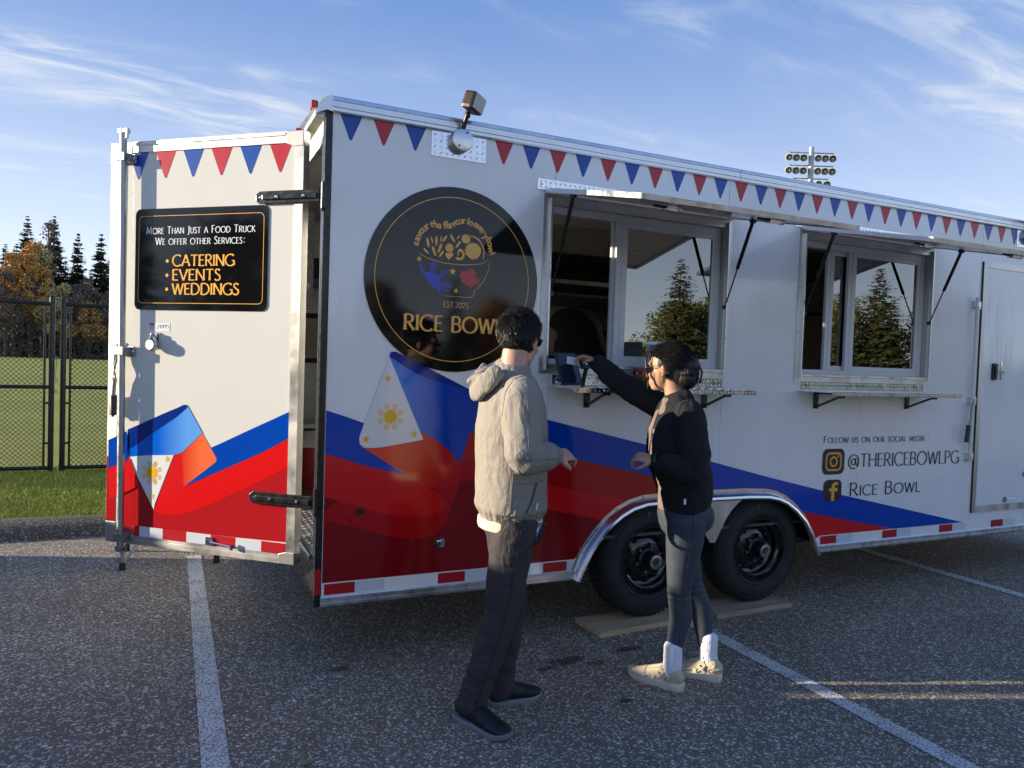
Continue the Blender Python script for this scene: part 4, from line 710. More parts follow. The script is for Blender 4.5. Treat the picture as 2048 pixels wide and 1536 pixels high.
def shelf(x0,x1,bx):
    FSH=lambda u,d,v:(u,v,1.4405+d)
    mb=MB().box((x0,-.285,1.434),(x1,-.007,1.4405)); mb.box((x0,-.290,1.415),(x1,-.2851,1.4405)); diamond(mb,x0+.01,x1-.01,-.275,-.02,FSH); diamond(mb,x0+.01,x1-.01,1.417,1.439,lambda u,d,v:(u,-.290-d,v),.0018,.026,.010); sh=mb.build('folding_shelf',alu_bright,TR,fix=False)
    mb=MB().box((x0+.02,-.0055,1.4455),(x1-.01,-.0006,1.499)); diamond(mb,x0+.03,x1-.02,1.447,1.497,lambda u,d,v:(u,-.0055-d,v)); mb.build('back_plate',alu_bright,sh,fix=False)
    for x in bx:
        mb=MB().box((x-.018,-.012,1.318),(x+.018,-.0008,1.4335)); mb.box((x-.014,-.235,1.418),(x+.014,-.0125,1.4335)); mb.obox(Vector((x,-.115,1.372)),(.008,.115,.006),((1,0,0),(0,-.93,.38),(0,.38,.93))); mb.cyl((x-.02,-.215,1.408),(x+.02,-.215,1.408),.010,10); mb.build('bracket',blackm,sh)
        for z in (1.335,1.36,1.405): MB().lathe([(.012,.004),(.0145,0)],(x,0,z),(0,-1,0),8).build('screw',zinc,sh)
shelf(1.215,2.448,(1.462,2.30)); shelf(3.078,4.312,(3.24,4.137))
# ------------------------------------------------------------------ fender and wheels
pr=[(0,.0008),(0,.004),(.021,.005),(.025,.012),(.029,.034),(.040,.052),(.053,.056),(.063,.049),(.065,.039),(.053,.047),(.042,.044),(.035,.030),(.034,.0008)]
path=[(1.382,.352)]+ARCH+[(3.337,.352)]; mb=MB(); npf=len(pr)
for i,(x,z) in enumerate(path):
    a=path[max(i-1,0)]; b=path[min(i+1,len(path)-1)]; t_=Vector((b[0]-a[0],b[1]-a[1])).normalized(); n_=Vector((t_.y,-t_.x))
    for dn,do in pr: mb.v.append((x+n_.x*dn,-do,z+n_.y*dn))
for i in range(len(path)-1):
    for k in range(npf): mb.f.append((i*npf+k,i*npf+(k+1)%npf,(i+1)*npf+(k+1)%npf,(i+1)*npf+k))
mb.f.append(tuple(range(npf))); mb.f.append(tuple((len(path)-1)*npf+k for k in reversed(range(npf))))
FE=mb.build('fender',mat('fender_aluminium',(.76,.75,.73),.2,1,var=.07,vscale=12,rvar=.15),TR,True)
for i in range(1,len(path)-1,2):
    x,z=path[i]; MB().lathe([(.005,.006),(.008,.004),(.0085,0)],(x+(2.36-x)*.006,0,z-.013),(0,-1,0),8).build('rivet',zinc,FE,True)
WC=[(1.985,.386),(2.848,.386)]; WR=.352
sk=[(2.0+.04*i,.772) for i in range(20)]; lo=[]
for i in range(20):
    x=2.0+.04*i; z=.47
    for cx,cz in WC:
        dx=abs(x-cx)
        if dx<.40: z=max(z,cz+math.sqrt(.40**2-dx*dx))
    lo.append((x,min(z,.7719)))
mb=MB(); o=0
for (a,b) in zip(sk,lo): mb.v+=[(a[0],.002,a[1]),(b[0],.002,b[1])]
for i in range(19): mb.f.append((2*i,2*i+1,2*i+3,2*i+2))
mb.build('fender_skirt',alu_b,FE,fix=False)
def wheel(cx,cz):
    c=(cx,0,cz); ax=(0,1,0); P_=[(.075,.200),(.040,.212),(.028,.225),(.024,.250),(.026,.285),(.034,.312),(.046,.330),(.060,.340),(.075,.3455),(.095,WR),(.19,WR),(.215,.340),(.235,.315),(.245,.26),(.235,.205)]
    ty=MB().lathe(P_,c,ax,72)
    wh=ty.build('wheel',rubber,TR,True)
    tr=MB()    # tread blocks and sidewall ribs
    for k in range(66):
        a=2*PI*k/66
        for y0,y1 in ((.068,.098),(.104,.134),(.142,.172),(.178,.208)):
            a0=a+(.02 if y0<.1 or y0>.17 else .05); r0,r1=WR-.004,WR+.004; da=.037
            vs=[(cx+r*math.cos(q),y,cz+r*math.sin(q)) for r in (r0,r1) for y in (y0,y1) for q in (a0,a0+da)]
            tr.add(vs,[(0,1,3,2),(4,6,7,5),(0,4,5,1),(2,3,7,6),(0,2,6,4),(1,5,7,3)])
    o=tr.build('tread',rubber,wh,fix=False); o['kind']='stuff'
    for r,wd in ((.232,.004),(.300,.003),(.318,.003)):
        d=.0245 if r<.29 else (.030 if r<.31 else .0385); MB().lathe([(d+.003,r-wd),(d-.0025,r-wd*.4),(d-.0025,r+wd*.4),(d+.004,r+wd)],c,ax,72).build('sidewall_rib',rubber,wh,True)
    R_=MB().lathe([(.042,.214),(.034,.208),(.034,.200),(.050,.192),(.064,.186),(.074,.172),(.110,.168),(.118,.150),(.108,.128),(.096,.105),(.092,.080),(.092,.0)],c,ax,56).build('rim',rimblk,wh,True)
    hole=mat('hole_black',(.003,.003,.003),.9)
    for k in range(12):
        a=2*PI*k/12+.1; p=Vector((cx+.139*math.cos(a),.1095,cz+.139*math.sin(a))); n_=Vector((.35*math.cos(a),-.93,.35*math.sin(a))).normalized(); p=Vector((cx+.139*math.cos(a),.1105,cz+.139*math.sin(a)))
        MB().lathe([(.0,.0),(.0,.0165)],p+n_*.004,n_,14).build('vent_hole',hole,wh,fix=False)
        MB().lathe([(.0035,.0165),(.006,.018),(.0035,.0195)],p,n_,14).build('vent_lip',rimblk,wh,True)
    MB().lathe([(.092,.075),(.070,.070),(.060,.055),(.030,.050),(.004,.048),(-.006,.040),(-.006,0)],c,ax,28).build('hub',mat('hub_black',(.01,.01,.01),.35),wh,True)
    MB().lathe([(.006,.046),(-.012,.044),(-.014,.030),(-.008,.027),(-.006,.0)],c,ax,24).build('hub_cap',mat('cap_steel',(.5,.5,.5),.25,1),wh,True)
    MB().lathe([(-.0085,.0),(-.0085,.024)],c,ax,16).build('cap_plug',mat('cap_green',(.02,.05,.035),.5),wh,fix=False)
    for k in range(6):
        a=2*PI*k/6+.3; MB().lathe([(.093,.012),(.066,.011),(.062,.007),(.062,0)],(cx+.082*math.cos(a),0,cz+.082*math.sin(a)),ax,6).build('lug_nut',mat('lug_steel',(.3,.3,.3),.3,1),wh,True)
    mb=MB(); z=cz+.285; x=cx-.05
    for a,b in (((x,.0228,z+.006),(x+.022,.0240,z+.010)),((x+.006,.0228,z-.016),(x+.010,.0240,z+.006))): mb.box(a,b)
    mb.build('chalk_mark',mat('tyre_letter',(.22,.22,.22),.8),wh)
    MB().cyl((cx,.25,cz),(cx,1.2,cz),.04,10).build('axle',blackm,wh)
for c in WC: wheel(*c)
# planks under the wheels: things of their own
def plank(name,x0,x1,y0,y1,rz,m,label):
    mb=MB().box((-(x1-x0)/2,-(y1-y0)/2,0),((x1-x0)/2,(y1-y0)/2,.032)); o=mb.build(name,m,bevel=.003); o.location=((x0+x1)/2,(y0+y1)/2,.001); o.rotation_euler.z=rz; return tag(o,label,'plank','planks under the trailer wheels')
plank('wood_plank',1.56,2.28,-.055,.21,.045,wood1,'pale new wooden plank under the rear trailer wheel'); plank('wood_plank',2.43,3.06,-.05,.21,.015,wood2,'dark weathered wooden plank under the front trailer wheel')
# ------------------------------------------------------------------ side door at the front end
D0,D1,DZ0,DZ1=4.922,5.79,.520,2.448
mb=MB()
for a,b in (((D0,-.014,DZ0),(D0+.042,-.0006,DZ1)),((D1-.042,-.014,DZ0),(D1,-.0006,DZ1)),((D0+.042,-.014,DZ0),(D1-.042,-.0006,DZ0+.05)),((D0+.042,-.014,DZ1-.045),(D1-.042,-.0006,DZ1))): mb.box(a,b)
SD=mb.build('side_door',alu_b,TR)
MB().box((D0+.0425,-.009,DZ0+.0505),(D1-.0425,-.0006,DZ1-.0455)).build('door_panel',panel_white,SD)
MB().box((D0-.004,-.010,DZ0-.004),(D0-.0005,-.0006,DZ1)).build('door_seal',blackp,SD)
bw=mat('bar_paint_white',srgb(226,224,216),.35,var=.06,vscale=12); MB().cyl((4.832,-.034,.915),(4.832,-.034,2.165),.0145,12).build('lock_bar',bw,SD,True)
for z in (2.11,1.38,.955):
    MB().box((4.812,-.016,z-.030),(4.905,-.0008,z+.030)).box((4.814,-.052,z-.018),(4.850,-.0165,z+.018)).build('bar_bracket',alu,SD,bevel=.003)
MB().tube([(4.832,-.048,1.40),(4.800,-.055,1.33),(4.790,-.056,1.24),(4.770,-.054,1.18)],[.006,.009,.009,.008],8).build('bar_handle',zinc,SD,True); MB().tube([(4.770,-.054,1.20),(4.756,-.052,1.07)],.016,10).build('handle_grip',mat('grip_green',(.03,.045,.035),.5),SD,True)
MB().prism(rrect(5.075,1.545,5.135,1.675,.016),FS,.0092,.026).build('latch_housing',blackp,SD,bevel=.004); MB().box((5.093,-.034,1.565),(5.112,-.0265,1.655)).build('paddle',blackm,SD,bevel=.003)
MB().box((5.18,-.016,1.55),(5.20,-.0092,1.69)).box((5.17,-.028,1.60),(5.215,-.0165,1.62)).build('hasp',chrome,SD,bevel=.002)
MB().box((5.30,-.013,.58),(5.345,-.0092,.625)).cyl((5.345,-.014,.603),(5.43,-.02,.603),.005,8).build('holdback',chrome,SD)
MB().lathe([(.009,.02),(.03,.018),(.033,0)],(5.56,0,.80),(0,-1,0),16).build('knob',zinc,SD,True)
# ------------------------------------------------------------------ open rear door
DH=Vector((-.03,-.01,0)); DU=Vector((-math.sin(math.radians(48)),math.cos(math.radians(48)),0)); DN=Vector((-math.cos(math.radians(48)),-math.sin(math.radians(48)),0))
FD=lambda u,d,v: tuple(DH+DU*u+DN*d+Vector((0,0,v)))
U0,U1,Z0,Z1=.118,1.283,.533,2.645
RD=MB().box((U0+.03,-.042,Z0+.03),(U1-.03,0,Z1-.03),FD).build('rear_door',mat('door_white',srgb(216,214,206),.16,var=.015,vscale=3,bump=.05,bscale=2.5,bdist=.02),TR)
al_w=mat('aluminium_satin',(.56,.55,.52),.42,1,var=.12,vscale=6,rvar=.25,bump=.04,bscale=60)
mb=MB().box((U0,-.045,Z0+.06),(U0+.048,.006,Z1-.075),FD); mb.build('stile',al_w,RD)
MB().box((U1-.062,-.045,Z0+.11),(U1,.006,Z1-.11),FD).build('stile',al_w,RD); MB().box((U1-.092,.0008,Z0+.1),(U1-.066,.005,Z1-.06),FD).build('door_seam_cover',RD.data.materials[0],RD)
mb=MB().box((U0+.10,-.045,Z1-.056),(U1-.14,.006,Z1),FD); mb.box((U0+.10,.006,Z1-.020),(U1-.14,.010,Z1-.004),FD); mb.build('top_cap',al_w,RD)
mb=MB().box((U0+.09,-.045,Z0),(U1-.105,.006,Z0+.046),FD); mb.box((U0+.09,.006,Z0+.014),(U1-.105,.009,Z0+.028),FD); mb.build('bottom_cap',al_w,RD)
cst=mat('cast_corner',(.52,.50,.47),.42,.9,var=.1,vscale=12)
for poly in ([(U0-.001,Z1+.001),(U0+.10,Z1+.001),(U0+.10,Z1-.058),(U0+.049,Z1-.075),(U0-.001,Z1-.075)],[(U1+.001,Z1+.001),(U1-.14,Z1+.001),(U1-.14,Z1-.058),(U1-.066,Z1-.11),(U1+.001,Z1-.11)],[(U0-.001,Z0-.001),(U0+.09,Z0-.001),(U0+.09,Z0+.048),(U0+.049,Z0+.06),(U0-.001,Z0+.06)],[(U1+.001,Z0-.001),(U1-.105,Z0-.001),(U1-.105,Z0+.05),(U1-.064,Z0+.11),(U1+.001,Z0+.11)]): MB().prism(poly,FD,-.046,.0085).build('corner_cap',cst,RD,bevel=.004)
g_df=grad_mat('vinyl_door_blue_fold',srgb(96,160,232),srgb(0,96,208),-.60,-.74,0); g_do=grad_mat('vinyl_door_orange',srgb(236,110,62),srgb(206,24,24),-.54,-.64,0)
ART=(('red_low',v_lowred),('red_left',v_red),('red_ribbon',mat('vinyl_scarlet',srgb(214,20,20),VR)),('red_face',v_red),('orange',g_do),('blue_left',v_blue),('blue_right',v_blue),('blue_face',g_df),('blue_fold',v_dblue),('white_tri',v_white))
for i,(k,m) in enumerate(ART):
    P_=[(max(U0+.0485,min(u,U1-.002)),z) for u,z in DOOR_ART[k]]; d=.0006+.0003*i
    if k in('red_left','blue_left','red_low'):    # the print runs on over the far stile
        d+=.0062 if k!='red_low' else 0
    art('ribbon_stripe' if k!='white_tri' else 'flag_triangle',P_,m,d,RD,FD)
art('ribbon_stripe',[(U1-.064,.645),(U1-.001,.645),(U1-.001,.99),(U1-.064,.98)],v_lowred,.0064,RD,FD)
sun_art(.986,.922,.031,v_yellow,RD,FD,.0042)
for u,z in ((.888,1.0),(.984,.798)): art('flag_star',star(u,z,.020,.2),v_yellow,.0042,RD,FD)
for i in range(6): pennant(1.108-.1715*i,2.592,pen_blue if i%2==0 else pen_red,RD,FD,.128,.142,.0012)
u=1.21
for i in range(7):
    a=1.2085-.1502*i; b=max(a-.150,U0+.05); art('reflective_tape',[(a,.580),(b,.580),(b,.634),(a,.634)],tape_red if i%2==0 else tape_white,.0065,RD,FD)
art('door_sign',rrect(.308,1.772,1.118,2.294,.032),v_black,.0050,RD,FD)
mb=MB(); A=rrect(.332,1.806,1.096,2.258,.026); B=rrect(.335,1.809,1.093,2.255,.024); o=0; n=len(A); mb.v+=[FD(u,.0054,v) for u,v in A]+[FD(u,.0054,v) for u,v in B]
for k in range(n): mb.f.append((k,(k+1)%n,n+(k+1)%n,n+k))
mb.build('sign_border',v_gold,RD,fix=False)
vw=mat('vinyl_letter_white',srgb(226,228,228),.2)
lettering('sign_line','More Than Just a Food Truck',1.046,2.164,.037,vw,RD,FD,.0054,width=.661,caps=.8,dirn=-1,wt=.14)
lettering('sign_line','We offer other Services:',.988,2.108,.037,vw,RD,FD,.0054,width=.546,caps=.8,dirn=-1,wt=.14)
for tx,z,wd in (('CATERING',1.998,.375),('EVENTS',1.925,.294),('WEDDINGS',1.853,.405)):
    lettering('sign_service',tx,.877,z,.056,v_gold,RD,FD,.0054,width=wd,dirn=-1,gap=.12,wt=.17); art('sign_bullet',circ(.912,z+.026,.009,16),v_gold,.0054,RD,FD)
art('warning_label',[(1.028,1.662),(.890,1.662),(.890,1.704),(1.028,1.704)],vw,.0012,RD,FD); art('label_heading',[(1.024,1.692),(.985,1.692),(.985,1.702),(1.024,1.702)],tape_red,.0015,RD,FD)
mb=MB()
for k in range(4): mb.flat([(1.022,1.686-.006*k),(.982,1.686-.006*k),(.982,1.684-.006*k),(1.022,1.684-.006*k)],FD,.0015)
for k in range(4): stroke_c(mb,[(.970-.016*k,1.672+.004*k),(.962-.016*k,1.692),(.950-.016*k,1.694),(.944-.016*k,1.676)],.003,FD,.0015,.7)
mb.build('label_print',v_text,RD,fix=False)
# cam bar with its keepers and handle
UB=1.155
MB().cyl(FD(UB+.012,.046,2.700),FD(UB-.012,.046,.500),.0175,16).build('lock_bar',zinc,RD,True)
for z in (2.556,1.553,.575):
    u=UB+.012-.024*(2.7-z)/2.2; mb=MB().box((u-.050,.0065,z-.026),(u+.036,.012,z+.026),FD); mb.prism([(u-.027,z-.022),(u+.027,z-.022),(u+.027,z+.022),(u-.027,z+.022)],FD,.012,.067); k=mb.build('bar_keeper',zinc,RD,bevel=.003)
    for du in (-.040,.031): MB().lathe([(.012,.008),(.017,.007),(.0175,0)],FD(u+du,0,z),tuple(DN),10).build('bolt',chrome,k,True)
for z,s_ in ((2.69,1),(.515,-1)):
    u=UB+.012 if s_>0 else UB-.012; mb=MB().box((u-.030,.030,z-.012),(u+.022,.062,z+.012),FD); mb.box((u-.042,.052,z-.03*s_-.012),(u-.030,.062,z+.012),FD); mb.build('cam',zinc,RD,bevel=.003)
MB().box((1.190,.0065,1.545),(1.233,.014,1.600),FD).box((1.202,.014,1.555),(1.221,.032,1.590),FD).build('handle_hub',zinc,RD,bevel=.003)
MB().tube([FD(1.210,.034,1.565),FD(1.204,.040,1.50),FD(1.203,.042,1.40),FD(1.212,.038,1.33),FD(1.214,.036,1.31)],[.011,.012,.012,.011,.011],10).build('bar_handle',zinc,RD,True)
MB().tube([FD(1.213,.036,1.325),FD(1.216,.034,1.315),FD(1.218,.034,1.215),FD(1.218,.034,1.205)],[.010,.017,.017,.010],10).build('handle_grip',blackp,RD,True)
# hasp and padlock
MB().prism([(.985,1.605),(.962,1.612),(.955,1.640),(.962,1.652),(.984,1.652),(.990,1.640)],FD,.012,.030).box((.950,.0008,1.570),(.998,.008,1.655),FD).build('hasp',chrome,RD,bevel=.003)
MB().lathe([(.006,.0),(.006,.026),(.014,.032),(.036,.032),(.044,.026),(.044,0)],FD(.968,.012,1.590),tuple(DN),22).build('padlock',zinc,RD,True)
MB().tube([FD(.968+.018*math.cos(a),.036,1.606+.026*math.sin(a)) for a in [PI*k/10 for k in range(11)]],.005,8).build('shackle',chrome,RD,True)
# strap hinges
for z in (2.327,.850):
    P_=[(.378,z-.014),(.378,z+.014),(.355,z+.031),(.02,z+.031),(.02,z-.031),(.355,z-.031)]
    mb=MB().prism(P_,FD,.0092,.017); mb.box((.03,.017,z-.013),(.335,.026,z+.013),FD); st=mb.build('strap_hinge',blackm,RD,bevel=.004)
    for u in (.345,.250,.10): MB().lathe([(.017 if u>.33 else .026,.0095),(.023 if u>.33 else .031,.008),(.025 if u>.33 else .033,0)],FD(u,0,z),tuple(DN),12).build('carriage_bolt',chrome,st,True)
    MB().cyl(FD(-.002,.014,z-.062),FD(-.002,.014,z+.062),.013,12).build('hinge_pin',blackm,st,True)
    MB().box((-.046,-.018,z-.068),(-.028,.022,z+.068)).build('hinge_plate',blackm,TR,bevel=.003)
# hold-back hook low on the door
MB().box((.590,.0075,.580),(.635,.014,.622),FD).box((.600,.014,.590),(.622,.022,.612),FD).build('holdback_plate',chrome,RD,bevel=.002); MB().tube([FD(.60,.020,.600),FD(.53,.024,.596),FD(.468,.024,.590)],.006,8).build('holdback_rod',chrome,RD,True); MB().cyl(FD(.468,.024,.575),FD(.468,.024,.605),.008,8).build('holdback_tip',chrome,RD,True)
# second leaf stays shut across the far half of the rear
MB().box((-.036,1.26,.575),(-.004,WT-.065,2.59)).build('far_rear_door',panel_white,TR)
# ------------------------------------------------------------------ inside the trailer
HB=MB().box((1.0,1.46,2.43),(4.9,WT-.04,2.638)).build('extractor_hood',stain,TR)
MB().box((1.0,1.46,2.190),(4.9,1.50,2.222)).build('hood_lip',stain,HB); MB().box((1.0,1.50,2.10),(4.9,WT-.04,2.12)).build('hood_tray',dark_in,HB)
for i in range(46):
    x=1.02+.084*i; MB().obox((x,1.80,2.34),(.012,.32,.006),((1,0,0),(0,.93,-.30),(0,.3,.93))).build('baffle_slat',dark_in,HB,fix=False)
MB().box((1.0,1.84,2.20),(4.9,1.86,2.43)).build('filter_backing',mat('filter_black',(.02,.02,.02),.5),HB)
MB().cyl((2.30,1.52,2.64),(2.30,1.52,2.30),.010,8).cyl((2.30,1.52,2.33),(2.30,1.52,2.27),.018,8).build('sprinkler',blackm,HB,True)
MB().box((1.0,2.40,2.06),(4.9,2.44,2.09)).build('wall_ledge',stain,TR)
gp=MB().cyl((1.2,2.36,1.86),(4.4,2.36,1.86),.022,12).build('gas_pipe',blackm,TR,True)
for x in (2.36,2.46,3.4): MB().cyl((x,2.36,1.80),(x,2.36,1.93),.026,10).cyl((x,2.30,1.78),(x,2.36,1.78),.03,10).build('valve',blackm,gp,True)
MB().box((1.3,1.80,FZ),(4.3,2.43,1.46)).box((1.3,1.80,1.46),(4.3,2.43,1.50)).build('range_counter',stain,TR)
MB().box((1.05,.14,1.30),(2.45,.62,1.34)).build('counter',stain,TR); MB().box((3.05,.14,1.30),(4.36,.62,1.34)).build('counter',stain,TR)
MB().box((3.2,1.85,1.50),(4.1,2.40,1.62)).build('griddle',dark_in,TR,bevel=.01)
bk=thing('black_box','black appliance with flat lid on the counter behind the serving window','appliance',(1.55,.32,1.34)); MB().box((1.30,.20,1.34),(1.86,.56,1.60)).build('case',blackp,bk,bevel=.02); MB().box((1.29,.19,1.601),(1.87,.57,1.625)).build('lid',blackm,bk,bevel=.008)
FR=MB().box((.42,.045,FZ+.06),(1.05,.66,2.32)).build('added_sun_block',stain,TR,bevel=.01); MB().box((.47,.661,FZ+.1),(1.0,.675,2.28)).build('added_sun_block_front',stain,FR,bevel=.004)  # unseen steel box added to keep the sun off the window stile
EB=MB().box((.02,1.02,1.87),(.10,1.16,2.44)).build('breaker_box',mat('breaker_grey',(.17,.17,.165),.45,.4,var=.1),TR,bevel=.006)
for k in range(6): MB().lathe([(0,.030),(.003,.028),(.003,.020),(0,.018)],(.06,1.0199,1.95+.075*k),(0,-1,0),18).build('knockout',MATS['breaker_grey'],EB,True)
MB().lathe([(0,.022),(.006,.020),(.006,.0)],(.06,1.0199,1.985),(0,-1,0),14).build('knob',zinc,EB,True)
MB().box((.04,WT-.05,1.50),(.52,WT-.0365,1.90)).build('rear_window_frame',blackp,TR); MB().box((.08,WT-.052,1.54),(.48,WT-.0505,1.86)).build('rear_window_blind',mat('blind_tan',(.42,.38,.32),.7,var=.1,vscale=3,aniso=(1,1,30)),TR)
MB().box((.05,1.95,1.02),(.9,2.43,1.05)).build('shelf_board',stain,TR); MB().box((.05,1.95,2.10),(.9,2.43,2.13)).build('shelf_board',dark_in,TR)
MB().box((.15,2.0,2.131),(.62,2.35,2.29)).build('storage_bin',blackp,TR,bevel=.02)
t=thing('water_cooler','red insulated water jug with a white lid on the trailer floor','cooler',(.315,2.08,FZ+.004))
MB().lathe([(0,0),(0,.135),(.02,.145),(.30,.155),(.31,.150)],(.315,2.08,FZ+.006),(0,0,1),28).build('body',mat('cooler_red',(.42,.02,.03),.35),t,True); MB().lathe([(.31,.158),(.37,.158),(.40,.13),(.43,.11),(.435,0)],(.315,2.08,FZ+.006),(0,0,1),28).build('lid',mat('cooler_white',(.75,.75,.73),.4),t,True); MB().tube([(.20,1.975,FZ+.27),(.165,1.94,FZ+.22),(.175,1.945,FZ+.15),(.20,1.96,FZ+.13)],.014,8).build('handle',MATS['cooler_white'],t,True)
for k in range(7): MB().lathe([(.05+.034*k,.1475),(.056+.034*k,.1535),(.062+.034*k,.150)],(.315,2.08,FZ+.006),(0,0,1),28).build('rib',MATS['cooler_red'],t,True)
# folding step behind the open door
t=thing('folding_step','grey folding metal step with rubber feet behind the open trailer door','step',(-.66,2.45,0))
for x,s_ in ((-.975,1),(-.355,-1)):
    MB().tube([(x,2.205,.03),(x-.012*s_,2.24,.62)],.013,8).build('leg',zinc,t,True); MB().tube([(x,2.205,.05),(x+.30*s_,2.50,.38)],.013,8).build('brace',zinc,t,True); MB().tube([(x,2.75,.03),(x,2.66,.60)],.013,8).build('leg',zinc,t,True)
    for y in (2.205,2.75): MB().tube([(x,y,0),(x,y,.055)],[.026,.020],10).build('foot',blackp,t,True)
MB().box((-1.0,2.20,.60),(-.33,2.70,.63)).build('tread',dark_in,t,bevel=.006)
# ------------------------------------------------------------------ things on the serving shelf
SZ=1.4435
t=thing('tablet','black tablet on a stand leaning on the left end of the serving shelf','tablet',(1.25,-.14,SZ)); ta=Vector((.95,.30,.0)).normalized(); tu=Vector((-.08,.36,.93)).normalized(); tu=(tu-ta*tu.dot(ta)).normalized(); tn=ta.cross(tu)
tc_=Vector((1.252,-.155,SZ+.092)); MB().obox(tc_,(.080,.092,.007),(ta,tu,tn)).build('case',blackp,t,bevel=.004); MB().obox(tc_+tn*.0075,(.070,.082,.0006),(ta,tu,tn)).build('screen',mat('tablet_glass',(.012,.025,.05),.08),t); MB().obox(tc_-tn*.05-tu*.05,(.04,.035,.006),(ta,(0,1,.2),(0,-.2,1))).build('stand',blackp,t)
t=thing('card_reader','small black card reader clipped behind the tablet','card reader',(1.37,-.12,SZ)); c=Vector((1.375,-.11,SZ+.135)); MB().obox(c,(.034,.042,.010),(ta,tu,tn)).build('case',blackp,t,bevel=.004); MB().obox(c+tn*.0105-tu*.018,(.006,.004,.0006),(ta,tu,tn)).build('indicator',chrome,t); MB().cyl(c-tu*.042,(1.375,-.10,SZ),.012,10).build('stem',blackp,t,True)
t=thing('paper_tub','white plastic tub holding printed leaflets on the serving shelf','tub',(1.86,-.12,SZ)); mb=MB().lathe([(0,0),(0,.058),(.13,.074),(.131,.082),(.136,.082),(.136,.070),(.01,.055)],(1.86,-.12,SZ),(0,0,1),28); mb.build('tub',mat('tub_white',srgb(212,216,228),.4),t,True)
pap=mat('paper_white',srgb(226,230,238),.7); papb=mat('leaflet_blue',srgb(38,58,112),.5)
for k in range(4):
    o=MB().obox((1.862+.004*k,-.135+.014*k,SZ+.17+.006*k),(.078,.0008,.078),((.97,.24,.05),(-.2,.96,-.15+.05*k),(-.03,.1,1))).build('leaflet',papb if k==0 else pap,t)
t=thing('snack_jar','clear jar of orange and brown snacks behind the stretched arm','jar',(1.735,-.13,SZ)); MB().lathe([(0,0),(0,.042),(.085,.044),(.09,.038)],(1.735,-.13,SZ),(0,0,1),24).build('jar',clear,t,True); MB().lathe([(.09,.045),(.108,.045),(.11,0)],(1.735,-.13,SZ),(0,0,1),24).build('lid',mat('jar_lid_red',(.28,.05,.03),.5),t,True)
mb=MB()
for k in range(40):
    a=random.uniform(0,6.28); r=.034*random.random()**.5; mb.obox((1.735+r*math.cos(a),-.13+r*math.sin(a),SZ+.008+.07*random.random()),(.010,.007,.006),(Vector((random.gauss(0,1),random.gauss(0,1),random.gauss(0,1))),(0,1,0),(0,0,1)))
o=mb.build('snacks',mat('snack_orange',(.45,.17,.03),.6,var=.5,vscale=60),t)
# ------------------------------------------------------------------ people
V3=Vector
def loft(mb,pts,side,n=22,cap=True):
    """closed limb: pts = (position, half width along side, half depth)"""
    side=V3(side).normalized(); P=[(V3(p),a,b) for p,a,b in pts]
    T=[(P[min(i+1,len(P)-1)][0]-P[max(i-1,0)][0]).normalized() for i in range(len(P))]
    if cap:
        r0=min(P[0][1],P[0][2]); r1=min(P[-1][1],P[-1][2]); t0,t1=T[0],T[-1]
        pre=[(P[0][0]-t0*r0*k,P[0][1]*s,P[0][2]*s) for k,s in ((.7,.12),(.6,.55),(.3,.88))]; post=[(P[-1][0]+t1*r1*k,P[-1][1]*s,P[-1][2]*s) for k,s in ((.3,.88),(.6,.55),(.7,.12))]
        P=pre+P+post; T=[t0]*3+T+[t1]*3
    o=len(mb.v)
    for (p,a,b),t in zip(P,T):
        sd_=side-t*side.dot(t)
        if sd_.length<.05: sd_=t.orthogonal()
        sd_.normalize(); ot=t.cross(sd_)
        for k in range(n):
            q=2*PI*k/n; mb.v.append(tuple(p+sd_*a*math.cos(q)+ot*b*math.sin(q)))
    for i in range(len(P)-1):
        for k in range(n): mb.f.append((o+i*n+k,o+i*n+(k+1)%n,o+(i+1)*n+(k+1)%n,o+(i+1)*n+k))
    mb.f.append(tuple(o+k for k in reversed(range(n)))); mb.f.append(tuple(o+(len(P)-1)*n+k for k in range(n)))
def ell(mb,c,r,ax=None,n=18,m=12):
    c=V3(c); ax=ax or (V3((1,0,0)),V3((0,1,0)),V3((0,0,1))); o=len(mb.v)
    for i in range(m+1):
        th=PI*(i+.02*(i==0)-.02*(i==m))/m
        for k in range(n):
            ph=2*PI*k/n; mb.v.append(tuple(c+ax[0]*r[0]*math.sin(th)*math.cos(ph)+ax[1]*r[1]*math.sin(th)*math.sin(ph)+ax[2]*r[2]*math.cos(th)))
    for i in range(m):
        for k in range(n): mb.f.append((o+i*n+k,o+(i+1)*n+k,o+(i+1)*n+(k+1)%n,o+i*n+(k+1)%n))
    mb.f.append(tuple(o+k for k in range(n))); mb.f.append(tuple(o+m*n+k for k in reversed(range(n))))
